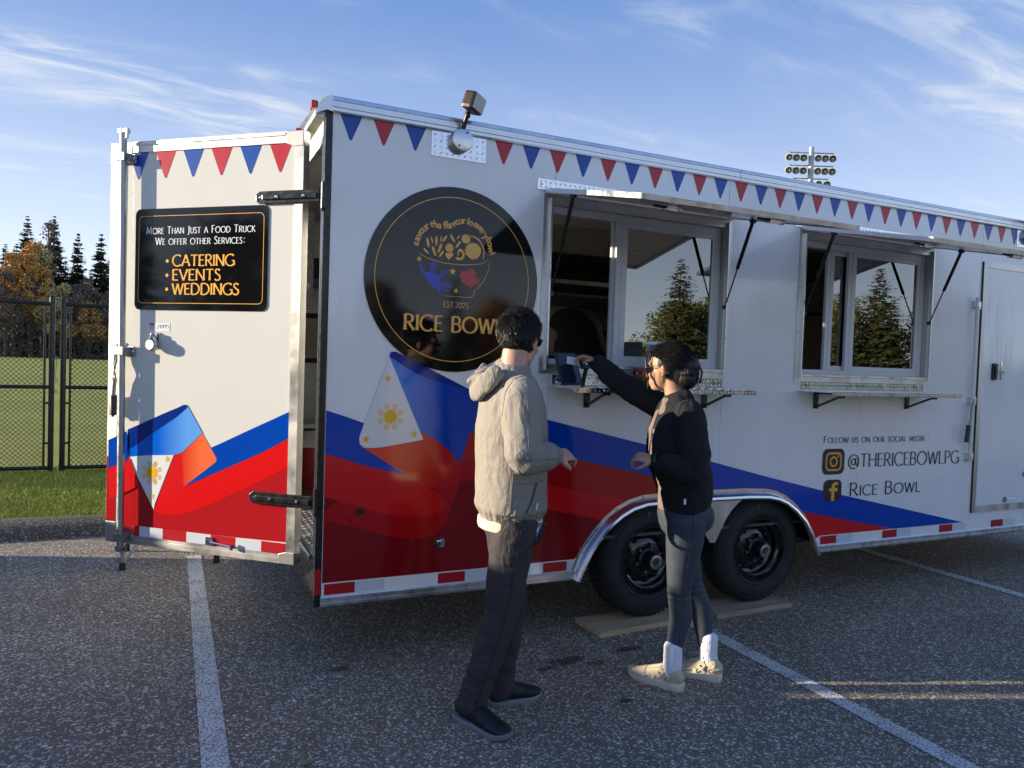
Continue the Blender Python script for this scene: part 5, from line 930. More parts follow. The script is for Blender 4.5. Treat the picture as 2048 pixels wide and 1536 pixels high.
def fuse(mb,name,m,parent=None,voxel=.006,smooth=6,fold=0,fscale=(9,9,4),seed=0,mask=None,cut=None,fn=None):
    """one continuous surface grown over the overlapping volumes, then relaxed and creased"""
    o=mb.build(name,m,None,fix=True); md=o.modifiers.new('r','REMESH'); md.mode='VOXEL'; md.voxel_size=voxel; md.adaptivity=0
    s=o.modifiers.new('s','SMOOTH'); s.factor=.5; s.iterations=smooth
    bpy.context.view_layer.update(); dg=bpy.context.evaluated_depsgraph_get(); me=bpy.data.meshes.new_from_object(o.evaluated_get(dg)); o.modifiers.clear(); old=o.data; o.data=me; bpy.data.meshes.remove(old)
    if cut:
        bm=bmesh.new(); bm.from_mesh(me); bmesh.ops.delete(bm,geom=[v for v in bm.verts if cut(v.co)],context='VERTS'); bm.to_mesh(me); bm.free()
    if fold or fn:
        nr=[v.normal.copy() for v in me.vertices]
        for v,nn in zip(me.vertices,nr):
            c=v.co; d=0
            if fold:
                q=V3((c.x*fscale[0]+seed,c.y*fscale[1],c.z*fscale[2])); w_=noise.noise(q*.55)*1.2; a=noise.noise(q+V3((w_,w_,w_*1.5))); b=1-abs(noise.noise(q*1.7+V3((7,w_*2,3))))*2
                d=fold*(a*.9+b*.55)
                if mask: d*=mask(c)
            if fn: d+=fn(c)
            v.co=c+nn*d
    me.polygons.foreach_set('use_smooth',[True]*len(me.polygons)); me.materials.clear(); me.materials.append(m); me.update()
    if parent: attach(o,parent)
    return o
def hand(mb,wrist,d,pn,curl=.5,sc=1.0,thumb=1,spread=.05,curls=None):
    """palm and five unequal bent fingers; d = wrist to knuckles, pn = palm normal (fingers bend towards it)"""
    d=V3(d).normalized(); pn=V3(pn); pn=(pn-d*pn.dot(d)).normalized(); ac=d.cross(pn)*thumb; w0=V3(wrist)
    loft(mb,[(w0-d*.03*sc,.025*sc,.020*sc),(w0,.027*sc,.019*sc),(w0+d*.035*sc,.037*sc,.017*sc),(w0+d*.07*sc,.041*sc,.0155*sc),(w0+d*.088*sc,.039*sc,.012*sc)],ac,16)
    for i,(off,ln_,r) in enumerate(((.030,.072,.0086),(.010,.080,.0090),(-.011,.075,.0086),(-.030,.060,.0076))):
        b=w0+d*.084*sc+ac*off*sc; ang=0; p=b; dr=(d+ac*off*spread*20*.5).normalized(); pts=[(p-dr*.02*sc,r*sc*1.05,r*sc*1.05),(p,r*sc*1.05,r*sc*1.05)]; cu=(curls[i] if curls else curl)
        for k,(fr_,be) in enumerate(((.45,.9),(.32,1.15),(.23,.8))):
            ang+=cu*be; q=(dr*math.cos(ang)+pn*math.sin(ang)); p=p+q*ln_*fr_*sc; rr=r*sc*(.98,.9,.74)[k]; pts.append((p,rr,rr))
        loft(mb,pts,ac,10)
    b=w0+d*.022*sc+ac*.026*sc+pn*.006*sc; t1=(d*.55+ac*.75+pn*.35).normalized(); t2=(d*.85+ac*.15+pn*.55).normalized(); t3=(d*.8-ac*.15+pn*.6).normalized()
    loft(mb,[(b-t1*.012*sc,.013*sc,.013*sc),(b+t1*.026*sc,.0125*sc,.012*sc),(b+t1*.030*sc+t2*.028*sc,.0105*sc,.010*sc),(b+t1*.030*sc+t2*.030*sc+t3*.022*sc,.0085*sc,.0078*sc)],ac,10)
class Head:
    def __init__(s,c,fwd,up=(0,0,1),sc=1.0):
        s.c=V3(c); s.f=V3(fwd).normalized(); u=V3(up); s.u=(u-s.f*u.dot(s.f)).normalized(); s.r=s.f.cross(s.u); s.sc=sc
    def P(s,x,y,z): return s.c+(s.r*x+s.f*y+s.u*z)*s.sc
    @property
    def ax(s): return (s.r,s.f,s.u)
    def build(s,mb,female=False):
        k=s.sc; E=lambda c,r: ell(mb,s.P(*c),[q*k for q in r],s.ax)
        E((0,-.012,.032),(.074,.094,.092)); E((0,.030,-.030),(.060,.062,.082)); E((0,.058,-.088),(.030 if not female else .026,.030,.024)); E((0,.020,-.070),(.054 if not female else .047,.050,.036))
        E((0,.072,.030),(.046,.020,.018)); E((0,.084,-.060),(.022,.016,.010)); E((0,.083,-.074),(.020,.014,.009))
        for sx in (-1,1): E((sx*.036,.060,-.028),(.024,.026,.026)); 
        loft(mb,[(s.P(0,.078,.018),.008*k,.010*k),(s.P(0,.096,-.012),.010*k,.012*k),(s.P(0,.103,-.034),.014*k,.012*k)],s.r,12)
        for sx in (-1,1):   # ears: rim and lobe
            a=(s.r,(s.f*.93-s.u*.1+s.r*.25*sx).normalized(),s.u)
            ell(mb,s.P(sx*.077,-.006,.000),(.009*k,.019*k,.031*k),a,14,10); ell(mb,s.P(sx*.076,.000,-.026),(.008*k,.011*k,.012*k),a,10,8)
def tufts(hd,name,m,parent,n,mask,length,flow,seed,rad=.0022,base=(.078,.098,.097),cen=(0,-.012,.032),seg=3,lift=.5):
    rd=random.Random(seed); mb=MB(); cnt=0
    while cnt<n:
        v=V3((rd.gauss(0,1),rd.gauss(0,1),rd.gauss(0,1))).normalized(); p=(cen[0]+v.x*base[0],cen[1]+v.y*base[1],cen[2]+v.z*base[2])
        if not mask(p): continue
        cnt+=1; P0=hd.P(*p); nn=(hd.r*v.x/base[0]+hd.f*v.y/base[1]+hd.u*v.z/base[2]).normalized(); fl=flow(p,rd); fl=hd.r*fl[0]+hd.f*fl[1]+hd.u*fl[2]; fl=(fl-nn*fl.dot(nn)); fl=fl.normalized() if fl.length>1e-4 else hd.u.copy(); L=length(p)*rd.uniform(.65,1.25); w_=fl.cross(nn)*rd.uniform(-.35,.35)
        pts=[]
        for k in range(seg+1):
            t=k/seg; pts.append(P0+(fl+w_*t)*L*t+nn*(lift*L*math.sin(t*PI*.6)*.55-.004*(k==0)))
        mb.tube(pts,[rad*(1-.25*k/seg if k<seg else .12) for k in range(seg+1)],4,False)
    return mb.build(name,m,parent,True,fix=False)
def shoe(name,heel,toe,m_up,m_so,parent,L=None,wd=.048,ht=.085,seed=0,laces=None,chunky=0):
    h=V3(heel); t=V3(toe); d=(t-h); L=L or d.length; d.normalize(); sd_=d.cross(V3((0,0,1))).normalized(); F=lambda x,y,z:h+d*x*L+sd_*y+V3((0,0,z)); mb=MB()
    up=[(.06,.026,.030,.055),(.14,.034,.046,.058),(.30,.036,.052,.058),(.42,.038,.046,.050),(.58,.044,.036,.042),(.74,.047,.028,.034),(.88,.042,.022,.030),(.97,.026,.015,.026)]
    loft(mb,[(F(x,0,z+.004),a*wd/.046,b) for x,a,b,z in up],sd_,18); ell(mb,F(.20,0,ht*.92),(wd*.78,.046,.030),(sd_,d,V3((0,0,1))))
    u=fuse(mb,name,m_up,parent,.0045,5,.0012,(40,40,40),seed)
    for xs_,zz in (((.60,-.05,.03),.075),((.18,-.045,.09),.03)): pass
    dk=mat(m_up.name+'_seam',tuple(.5*c for c in m_up.diffuse_color[:3]),.8)
    seam(u,[F(.62,-.06,.03),F(.66,-.02,.075),F(.66,.02,.075),F(.62,.06,.03)],dk,u); seam(u,[F(.30,-.06,.02),F(.26,-.05,.06),F(.34,-.035,.10)],dk,u); seam(u,[F(.30,.06,.02),F(.26,.05,.06),F(.34,.035,.10)],dk,u); seam(u,[F(.36,-.03,.11),F(.5,-.028,.085),F(.60,-.02,.07)],dk,u); seam(u,[F(.36,.03,.11),F(.5,.028,.085),F(.60,.02,.07)],dk,u)
    so_=MB(); out=[(.0,.0),(.02,.55),(.08,.8),(.25,.88),(.45,.86),(.65,1.02),(.80,1.0),(.92,.78),(.985,.42),(1.0,0)]; poly=[(x,y*wd) for x,y in out]+[(x,-y*wd*.96) for x,y in out[-2:0:-1]]
    n=len(poly); zs=(0,.008,.020+.008*chunky,.026+.010*chunky)
    for j,z in enumerate(zs):
        g_=(1.0,1.04,1.05,.98)[j]
        for x,y in poly: so_.v.append(tuple(F(.5+(x-.5)*(1.0+.03*(g_-1)/.05),y*g_,z+(.018*max(0,(x-.75)/.25)**2 if j<3 else .014*max(0,(x-.75)/.25)**2))))
    for j in range(3):
        for k in range(n): so_.f.append((j*n+k,j*n+(k+1)%n,(j+1)*n+(k+1)%n,(j+1)*n+k))
    so_.f.append(tuple(reversed(range(n)))); so_.f.append(tuple(3*n+k for k in range(n))); so_.build('sole',m_so,u,True)
    if laces:
        for k in range(5):
            x=.36+.065*k; z=.108-.013*k; mb=MB(); mb.tube([F(x,-.022,z-.012),F(x+.01,-.008,z+.002),F(x-.005,.008,z+.002),F(x+.01,.022,z-.012)],.0032,6); mb.build('lace',laces,u,True)
        MB().tube([F(.36,.0,.112),F(.34,.03,.118),F(.37,.042,.095),F(.38,.02,.105),F(.36,0,.112),F(.35,-.03,.116),F(.38,-.04,.09)],.003,6).build('lace',laces,u,True)
    return u
def arm(mb,sh,el,wr,r,side=(0,0,1)):
    sh,el,wr=V3(sh),V3(el),V3(wr); loft(mb,[(sh,r[0],r[0]),(sh.lerp(el,.5),r[1],r[1]),(el,r[2],r[2])],side,18); loft(mb,[(el,r[2],r[2]),(el.lerp(wr,.35),r[3],r[3]),(wr,r[4],r[4])],side,18)
from mathutils.bvhtree import BVHTree
def seam(ob,pts,m,parent,name='seam',r=.0016,n=10,lift=.0006):
    me=ob.data; bt=BVHTree.FromPolygons([v.co for v in me.vertices],[tuple(p.vertices) for p in me.polygons]); out=[]
    pts=[V3(p) for p in pts]
    for a,b in zip(pts,pts[1:]):
        for k in range(n):
            q=bt.find_nearest(a.lerp(b,k/n)); out.append(q[0]+q[1]*lift)
    q=bt.find_nearest(pts[-1]); out.append(q[0]+q[1]*lift)
    return MB().tube(out,r,5).build(name,m,parent,True,fix=False)
# ---------------- man in the light jacket
def person_man():
    F=V3((.985,-.174,0)).normalized(); R=V3((F.y,-F.x,0)); C=V3((.690,-.690,0)); up=V3((0,0,1)); W=lambda f,r,z: C+F*f+R*r+up*z
    hd=Head((.704,-.690,1.655),(.80,.55,-.10),(-.05,-.02,1),1.0)
    hipR,hipL=W(0,.088,.90),W(0,-.085,.90); knR,anR=V3((.622,-.765,.475)),V3((.520,-.715,.085)); knL,anL=V3((.742,-.605,.47)),V3((.700,-.598,.085))
    shR,elR,wrR=W(-.02,.178,1.425),V3((.610,-.955,1.185)),V3((.830,-.822,1.163)); shL,elL,wrL=W(-.01,-.178,1.425),W(-.03,-.25,1.16),W(.06,-.21,.98)
    body=MB(); hd.build(body)
    loft(body,[(hd.P(0,-.028,-.05),.054,.058),(hd.P(0,-.035,-.10),.054,.058),(W(-.005,0,1.52),.066,.068),(W(0,0,1.45),.12,.085),(W(0,0,1.32),.15,.10),(W(0,0,1.1),.13,.095),(W(0,0,.95),.14,.10),(W(0,0,.88),.13,.09)],R,24)
    for a,b,c in ((hipR,knR,anR),(hipL,knL,anL)): loft(body,[(a,.065,.065),(a.lerp(b,.5),.058,.058),(b,.045,.045),(b.lerp(c,.35),.043,.043),(c,.032,.032),(c-up*.03,.034,.034)],R,16)
    arm(body,shR,elR,wrR,(.046,.040,.036,.033,.026)); arm(body,shL,elL,wrL,(.046,.040,.036,.033,.026))
    dR=(V3((.925,-.790,1.168))-wrR); hand(body,wrR,dR,(-.25,.5,-.83),sc=1.0,thumb=-1,curls=(.55,.62,.70,.78)); hand(body,wrL,V3((.35,.0,-.9)),(.3,-.9,-.2),.45,1.0,1)
    me=fuse(body,'person',skin_m,None,.0045,4); tag(me,'man in a light grey hooded jacket and dark trousers, seen from behind','person')
    # jacket
    j=MB(); loft(j,[(W(-.005,0,.900),.168,.138),(W(-.005,0,.93),.190,.154),(W(-.005,0,1.0),.196,.156),(W(-.008,0,1.15),.194,.154),(W(-.012,0,1.28),.198,.154),(W(-.012,0,1.38),.196,.142),(W(-.012,0,1.45),.165,.115),(W(-.012,0,1.49),.110,.096),(W(-.012,0,1.515),.088,.086)],R,36)
    for a,b,c in ((shR,elR,wrR),(shL,elL,wrL)):
        loft(j,[(a-(b-a)*.12,.070,.075),(a,.083,.086),(a.lerp(b,.45),.084,.082),(b,.075,.075)],F,20); loft(j,[(b,.075,.075),(b.lerp(c,.35),.069,.067),(b.lerp(c,.80),.056,.054),(b.lerp(c,.95),.046,.046),(c,.040,.040)],up,20)
    loft(j,[(W(-.02,0,1.490),.104,.100),(W(-.018,0,1.515),.092,.092),(W(-.016,0,1.532),.086,.086)],R,24)     # collar
    def hemmask(c): return 1.6 if c.z<.98 else 1.0
    def gather(c):
        q=(c-C); a=math.atan2(q.dot(R),q.dot(F)); return .0035*math.sin(a*22+3*math.sin(a*5))*max(0,1-abs(c.z-.915)/.04) if c.z<.96 and (q.x**2+q.y**2)<.07 else 0
    jk=fuse(j,'jacket',jacket_m,me,.0065,4,.0062,(8,8,5),3.3,hemmask,fn=gather)
    sm=fabric('jacket_seam',srgb(112,106,97),.05)
    ar=[shR+F*.085*math.cos(a)+up*.095*math.sin(a)+R*.0 for a in [2*PI*k/12 for k in range(13)]]; seam(jk,[p-(elR-shR)*.02+R*.03 for p in ar],sm,me)
    seam(jk,[W(-.15,.04,1.40),W(-.16,-.1,1.40)],sm,me); seam(jk,[W(-.05,.2,1.30),W(-.055,.21,1.1),W(-.06,.2,.93)],sm,me); seam(jk,[shR+R*.08-up*.02,elR+R*.07,elR.lerp(wrR,.5)+R*.06,wrR+R*.05],sm,me)
    seam(jk,[W(.16,.05,1.26),W(.10,.16,1.24),W(.02,.2,1.235)],sm,me); cf=elR.lerp(wrR,.90); seam(jk,[cf+up*.05*math.sin(a)+R*.05*math.cos(a) for a in [2*PI*k/10 for k in range(11)]],sm,me)
    seam(jk,[W(.12,.15,1.065),W(.02,.2,1.06),W(-.05,.2,1.06)],sm,me)
    h=MB(); hp=[]
    for k in range(9):
        a=PI*(.06+.88*k/8); hp.append((W(-.085-.095*math.sin(a),.115*math.cos(a),1.525-.075*math.sin(a)+.02*math.cos(2*a)),.034+.012*math.sin(a),.012+.008*math.sin(a)))
    loft(h,hp,up,16); loft(h,[(W(-.10,-.085,1.52),.020,.03),(W(-.185,0,1.475),.022,.04),(W(-.10,.085,1.52),.020,.03)],up,14); loft(h,[(W(-.12,-.05,1.455),.018,.04),(W(-.145,0,1.44),.018,.045),(W(-.12,.05,1.455),.018,.04)],up,14)
    fuse(h,'hood',jacket_m,me,.006,5,.006,(14,14,12),8)
    rb=MB(); loft(rb,[(W(-.005,0,.838),.166,.138),(W(-.005,0,.86),.170,.142),(W(-.005,0,.885),.168,.140)],R,36,cap=False); fuse(rb,'hem_band',rib_m,me,.005,3,fn=lambda c:.0012*math.sin(math.atan2((c-C).dot(R),(c-C).dot(F))*120))
    mb=MB(); mb.tube([W(.055,.190,1.06),W(.035,.197,.99),W(.01,.199,.935)],.0035,6); mb.build('pocket_zip',mat('zip_dark',(.05,.05,.05),.4),me,True)
    mb=MB(); mb.tube([W(.060,.196,.98),W(.055,.2,.95)],.003,6); mb.build('zip_pull',pap,me,True)
    # trousers
    t=MB(); loft(t,[(W(0,0,.945),.150,.118),(W(0,0,.90),.155,.122),(W(0,0,.83),.150,.118),(W(0,0,.78),.12,.10)],R,30)
    for a,b,c,br in ((hipR,knR,anR,1),(hipL,knL,anL,0)): loft(t,[(a-up*.02,.092,.098),(a.lerp(b,.35),.088,.092),(a.lerp(b,.7),.075,.080),(b,.066,.072),(b.lerp(c,.4),.063,.070),(b.lerp(c,.8),.056,.062),(c+up*.0,.055,.062),(c-up*.025,.054,.060)],R,22)
    def tmask(c): return 1.0+(.9 if c.z<.28 else 0)
    tr_=fuse(t,'trousers',pants_m,me,.0065,4,.0062,(7,7,11),5.1,tmask); ps=fabric('trouser_seam',srgb(26,24,26),.05)
    seam(tr_,[hipR+R*.1,hipR.lerp(knR,.5)+R*.1,knR+R*.08,knR.lerp(anR,.6)+R*.07,anR+R*.06],ps,me); seam(tr_,[W(.10,.09,.90),W(.06,.13,.82),W(.0,.16,.76)],ps,me)
    MB().obox(W(.085,.118,.83),(.030,.006,.050),(F,R,(up*.9+F*.35))).build('pocket_wallet',mat('wallet_black',(.012,.012,.016),.4),me,bevel=.004); MB().obox(W(.088,.1246,.842),(.0035,.0004,.036),(F,R,(up*.9+F*.35))).build('wallet_print',mat('print_lilac',srgb(170,150,200),.5),me)
    shoe('shoe',(.478,-.640,0),(.606,-.925,0),shoe_blk,sole_g,me,None,.047,.085,1,mat('lace_black',(.015,.015,.017),.7)); shoe('shoe',(.655,-.600,0),(.915,-.600,0),shoe_blk,sole_g,me,None,.047,.085,2,MATS['lace_black'])
    for a,b in ((anR,V3((.505,-.70,.06))),(anL,V3((.695,-.60,.06)))):
        s_=MB(); loft(s_,[(a+up*.02,.042,.046),(b,.040,.046)],R,16); fuse(s_,'sock',MATS['fleece_black'],me,.006,3)
    # hair, glasses
    cap=MB(); ell(cap,hd.P(0,-.016,.036),(.076,.094,.092),hd.ax,28,20)
    hm=lambda p: not(p[1]>.028 and p[2]<.085-.2*max(0,.07-p[1])) and p[2]>-.078+.35*max(0,p[1]+.05)+(.03 if abs(p[0])>.068 and p[1]>-.03 else 0) 
    def capcut(c):
        q=c-hd.c; l=(q.dot(hd.r),q.dot(hd.f),q.dot(hd.u)); return not hm(l)
    fuse(cap,'hair',hair_d,me,.005,2,.001,(60,60,60),2,cut=capcut)
    tufts(hd,'hair_tufts',hair_d,me,5600,hm,lambda p:.016+.024*max(0,min(1,(p[2]+.02)/.12)),lambda p,rd:(rd.gauss(0,.45),.35+rd.gauss(0,.5) if p[2]>.09 else rd.gauss(0,.3),-.8 if p[2]<.08 else rd.gauss(0,.6)),7,.0015,lift=.7)
    g_=thing('sunglasses','dark sunglasses worn by the man in the light jacket','sunglasses',hd.P(0,.1,.01)) if False else None
    for sx in (-1,1):
        MB().tube([hd.P(sx*.077,-.012,.018),hd.P(sx*.076,.05,.016),hd.P(sx*.066,.094,.014)],.0026,6).build('glasses_temple',blackp,me,True)
        q=MB(); ell(q,hd.P(sx*.036,.094,.008),(.030,.006,.021),((hd.r*.96-hd.f*.28*sx).normalized(),(hd.f*.96+hd.r*.28*sx).normalized(),hd.u)); q.build('glasses_lens',lens,me,True)
    return me
person_man()
# ---------------- woman in the black jacket
def person_woman():
    F=V3((-.96,.28,0)).normalized(); R=V3((F.y,-F.x,0)); up=V3((0,0,1))
    PC=V3((1.612,-.695,0)); CC=V3((1.558,-.690,0))
    Wp=lambda f,r,z: PC+F*f+R*r+up*z; Wc=lambda f,r,z: CC+F*f+R*r+up*z
    hd=Head((1.524,-.655,1.553),(-.62,.76,-.06),(-.06,.03,1),.94)
    hipL,hipR=Wp(0,-.085,.855),Wp(0,.08,.855); knL,anL=V3((1.590,-.735,.460)),V3((1.563,-.742,.120)); knR,anR=V3((1.742,-.640,.460)),V3((1.806,-.712,.120))
    shL,elL,wrL=Wc(-.005,-.165,1.335),V3((1.528,-.925,1.075)),V3((1.372,-.790,1.130)); shR,elR,wrR=Wc(.02,.15,1.360),V3((1.425,-.395,1.478)),V3((1.383,-.215,1.584))
    body=MB(); hd.build(body,True)
    loft(body,[(hd.P(0,-.026,-.05),.044,.048),(hd.P(0,-.034,-.10),.043,.047),(Wc(-.005,.005,1.42),.052,.054),(Wc(0,0,1.36),.10,.072),(Wc(0,0,1.25),.125,.095),(Wc(.01,0,1.05),.10,.075),(Wp(0,0,.93),.11,.075),(Wp(0,0,.86),.11,.07)],R,24)
    for a,b,c in ((hipL,knL,anL),(hipR,knR,anR)): loft(body,[(a,.055,.055),(a.lerp(b,.5),.046,.046),(b,.032,.032),(b.lerp(c,.35)-F*.018,.030,.030),(c,.024,.024),(c-up*.05,.03,.032)],R,16)
    arm(body,shR,elR,wrR,(.040,.036,.032,.029,.023)); arm(body,shL,elL,wrL,(.040,.036,.032,.029,.023))
    hand(body,wrR,(-.90,.30,.16),(-.1,-.3,-.95),sc=.92,thumb=1,curls=(.50,.85,.95,1.0)); hand(body,wrL,V3((-.62,.55,.10)),(.2,.4,-.9),sc=.92,thumb=1,curls=(.85,.9,.95,1.0))
    me=fuse(body,'person',skin_w,None,.0042,4); tag(me,'woman in a black fleece jacket and grey leggings reaching to the counter','person')
    # t-shirt under the open jacket
    t=MB(); loft(t,[(Wp(.0,0,.87),.132,.108),(Wp(.0,0,.93),.130,.110),(Wp(.01,0,1.0),.122,.104),(Wc(.012,0,1.15),.124,.106),(Wc(.015,0,1.25),.130,.108),(Wc(.008,0,1.34),.115,.082),(Wc(.004,0,1.385),.070,.066)],R,30); fuse(t,'shirt',tee_m,me,.006,5,.003,(9,9,6),4)
    j=MB(); loft(j,[(Wp(-.010,-.01,.905),.156,.122),(Wp(-.010,-.01,.95),.166,.132),(Wp(-.008,-.005,1.02),.166,.134),(Wc(-.006,0,1.12),.166,.133),(Wc(-.010,0,1.24),.172,.128),(Wc(-.016,0,1.32),.170,.114),(Wc(-.020,0,1.375),.120,.090),(Wc(-.020,0,1.41),.078,.074)],R,34)
    loft(j,[(shL-(elL-shL)*.15,.058,.060),(shL,.070,.072),(shL.lerp(elL,.5),.067,.067),(elL,.061,.061)],F,20); loft(j,[(elL,.061,.061),(elL.lerp(wrL,.4),.057,.055),(elL.lerp(wrL,.82),.048,.047),(wrL-(wrL-elL)*.02,.038,.038)],up,20)
    loft(j,[(shR-(elR-shR)*.2,.060,.060),(shR,.070,.070),(shR.lerp(elR,.5),.065,.065),(elR,.060,.060)],up,20); loft(j,[(elR,.060,.060),(elR.lerp(wrR,.5),.052,.052),(elR.lerp(wrR,.88),.042,.042),(wrR-(wrR-elR)*.04,.037,.037)],up,20)
    def opening(c):   # the jacket hangs open at the front
        q=c-CC if c.z>1.05 else c-PC; f=q.dot(F); r=q.dot(R)
        return f>.085 and -.012-.05*(1.35-c.z)<r<.085 and .8<c.z<1.40 and abs(q.dot(R))<.11
    jk=fuse(j,'jacket',fleece_m,me,.0062,4,.0085,(8,8,6),9.2,cut=opening); fs=fabric('fleece_seam',srgb(12,12,14),.05)
    ar=[shL+F*.075*math.cos(a)+up*.09*math.sin(a)-R*.03-(elL-shL)*.02 for a in [2*PI*k/12 for k in range(13)]]; seam(jk,ar,fs,me,r=.0022); seam(jk,[Wc(-.03,-.10,1.40),Wc(-.02,-.16,1.36)],fs,me)
    seam(jk,[Wp(.06,-.18,1.02),Wp(.045,-.185,.965),Wp(.03,-.185,.925)],fs,me,r=.003); seam(jk,[Wp(.1,-.12,.925),Wp(.0,-.17,.925),Wp(-.1,-.12,.925)],fs,me)
    seam(jk,[elL.lerp(wrL,.84)+up*.045*math.sin(a)-R*.045*math.cos(a) for a in [2*PI*k/10 for k in range(11)]],fs,me)
    zp=MB(); zp.tube([Wc(.07,.0,1.39),Wc(.122,-.02,1.25),Wc(.138,-.03,1.1),Wp(.135,-.035,.96)],.004,6); zp.build('zip',mat('zip_dark',(.05,.05,.05),.4),me,True)
    MB().box((0,0,0),(.010,.004,.026),lambda x,y,z:tuple(Wp(.052+x,-.186-y,.925+z))).build('jacket_tab',pap,me)
    l=MB(); loft(l,[(Wp(0,0,.98),.118,.094),(Wp(-.008,0,.92),.142,.114),(Wp(-.020,0,.85),.154,.130),(Wp(-.018,0,.79),.140,.118)],R,30); ell(l,Wp(-.068,-.062,.842),(.078,.074,.085)); ell(l,Wp(-.068,.062,.842),(.078,.074,.085))
    for a,b,c in ((hipL,knL,anL),(hipR,knR,anR)):
        cb=(b.lerp(c,.33))-F*.022; loft(l,[(a-up*.02,.080,.098),(a.lerp(b,.35),.078,.092),(a.lerp(b,.7),.064,.072),(b,.052,.057),(cb,.050,.055),(b.lerp(c,.68)-F*.008,.040,.044),(b.lerp(c,.93),.033,.036)],R,22)
    def knee(c): return .0022*math.sin(c.z*190)*max(0,1-abs(c.z-.455)/.045)
    lg=fuse(l,'leggings',legging_m,me,.006,5,.0022,(6,6,9),1.7,fn=knee); ls=fabric('legging_seam',srgb(36,42,50),.05)
    seam(lg,[hipL-R*.1+up*.05,hipL.lerp(knL,.5)-R*.1,knL-R*.07,knL.lerp(anL,.6)-R*.07,anL-R*.05],ls,me,r=.0012)
    for c,b in ((anL,V3((1.563,-.735,.06))),(anR,V3((1.812,-.722,.06)))):
        s_=MB(); loft(s_,[(c+up*.085+(knL-anL).normalized()*.0,.041,.044),(c+up*.04,.040,.044),(c,.039,.044),(b,.038,.046)],R,24); fuse(s_,'sock',sock_m,me,.0045,3,.0018,(20,20,30),3,fn=lambda q,cc=c:.0013*math.sin(math.atan2(q.y-cc.y,q.x-cc.x)*30))
    lc=mat('lace_cream',srgb(222,212,190),.8)
    for hl,te,sd_ in (((1.592,-.795,0),(1.448,-.545,0),5),((1.846,-.775,0),(1.676,-.575,0),6)):
        s_=shoe('shoe',hl,te,suede,sole_m,me,None,.047,.085,sd_,lc,1); h=V3(hl); d=(V3(te)-h); L=d.length; d.normalize(); sv=d.cross(up)
        for x0,x1,z0,z1 in ((.30,.42,.075,.045),(.42,.30,.075,.045),(.12,.24,.085,.05),(.55,.70,.055,.035)):
            MB().tube([h+d*L*x0-sv*.040+up*z0,h+d*L*(x0+x1)/2-sv*.0475+up*(z0+z1)/2,h+d*L*x1-sv*.047+up*z1],.0035,6).build('overlay_strip',sole_m,s_,True)
        mb=MB(); 
        for pts in ([(.47,.030),(.47,.052)],[(.47,.052),(.505,.030)],[(.505,.030),(.505,.052)]): mb.tube([h+d*L*x-sv*.0475+up*(z+.004) for x,z in pts],.0018,5)
        mb.build('side_letter',mat('shoe_mark_white',srgb(235,232,222),.5),s_)
    MB().lathe([(-.012,.033),(-.012,.0365),(.012,.0365),(.012,.033)],wrL-(wrL-elL).normalized()*.008,tuple(wrL-elL),22).build('watch_band',blackp,me,True); MB().obox(wrL-(wrL-elL).normalized()*.008+V3((-.01,-.030,.022)),(.017,.017,.006),((.8,.5,0),(.2,-.3,.6),(-.2,-.75,.6))).build('watch_face',lens,me,bevel=.003)
    cd=MB().obox(wrR+V3((-.122,.035,-.004)),(.030,.0006,.020),((-.9,.3,.1),(.2,.9,.1),(0,-.1,1))).build('bank_card',mat('card_white',srgb(226,226,232),.4)); tag(cd,'small pale bank card held over the tablet by the woman','card')
    # hair drawn back into a clipped bun
    hm=lambda p: not(p[1]>.030 and p[2]<.070-.35*max(0,.06-p[1])) and p[2]>-.075+.55*max(0,p[1]+.03) and not(abs(p[0])>.060 and -.03<p[1]<.03 and p[2]<.018)
    cap=MB(); ell(cap,hd.P(0,-.018,.038),(.079,.097,.092),hd.ax,28,20); ell(cap,hd.P(0,-.070,-.015),(.064,.050,.075),hd.ax,24,16)
    def capcut(c):
        q=(c-hd.c)/hd.sc; l=(q.dot(hd.r),q.dot(hd.f),q.dot(hd.u)); return not hm(l)
    fuse(cap,'hair',hair_b,me,.005,3,.0018,(30,30,60),2,cut=capcut)
    bc=(0,-.128,.012); bun=MB(); ell(bun,hd.P(*bc),(.050,.040,.050),hd.ax,24,16); ell(bun,hd.P(0,-.105,-.040),(.064,.056,.062),hd.ax,24,16); ell(bun,hd.P(0,-.085,.01),(.06,.05,.07),hd.ax,24,16); fuse(bun,'bun',hair_b,me,.005,3,.004,(40,40,25),4)
    tufts(hd,'hair_strands',hair_b,me,5200,hm,lambda p:.060,lambda p,rd:(bc[0]-p[0]+rd.gauss(0,.008),bc[1]-p[1],bc[2]-p[2]-.01+rd.gauss(0,.008)),9,.0011,(.081,.099,.094),(0,-.018,.038),5,.04)
    rd=random.Random(3); st=MB()
    for k in range(460):
        a0=rd.uniform(0,6.28); e=rd.uniform(-1.1,1.1); pts=[]
        for q in range(7):
            a=a0+q*.33; rr=.054+.006*math.sin(q+a0); pts.append(hd.P(bc[0]+rr*math.cos(a)*math.cos(e),bc[1]+.050*math.sin(e)+.012,bc[2]-.018+rr*1.35*math.sin(a)*math.cos(e)))
        st.tube(pts,.0012,4,False)
    for k in range(520):     # strands falling over the gathered hair at the nape
        az=rd.uniform(-1.9,1.9); j=rd.uniform(.97,1.06); pts=[]
        for q in range(7):
            e=1.25-q*.40+rd.uniform(-.03,.03); z_=az+.10*math.sin(q+k)*.4; pts.append(hd.P(.066*j*math.sin(z_)*math.cos(e),-.105-.058*j*math.cos(z_)*math.cos(e),-.030+.068*j*math.sin(e)))
        st.tube(pts,[.0013]*6+[.0005],4,False)
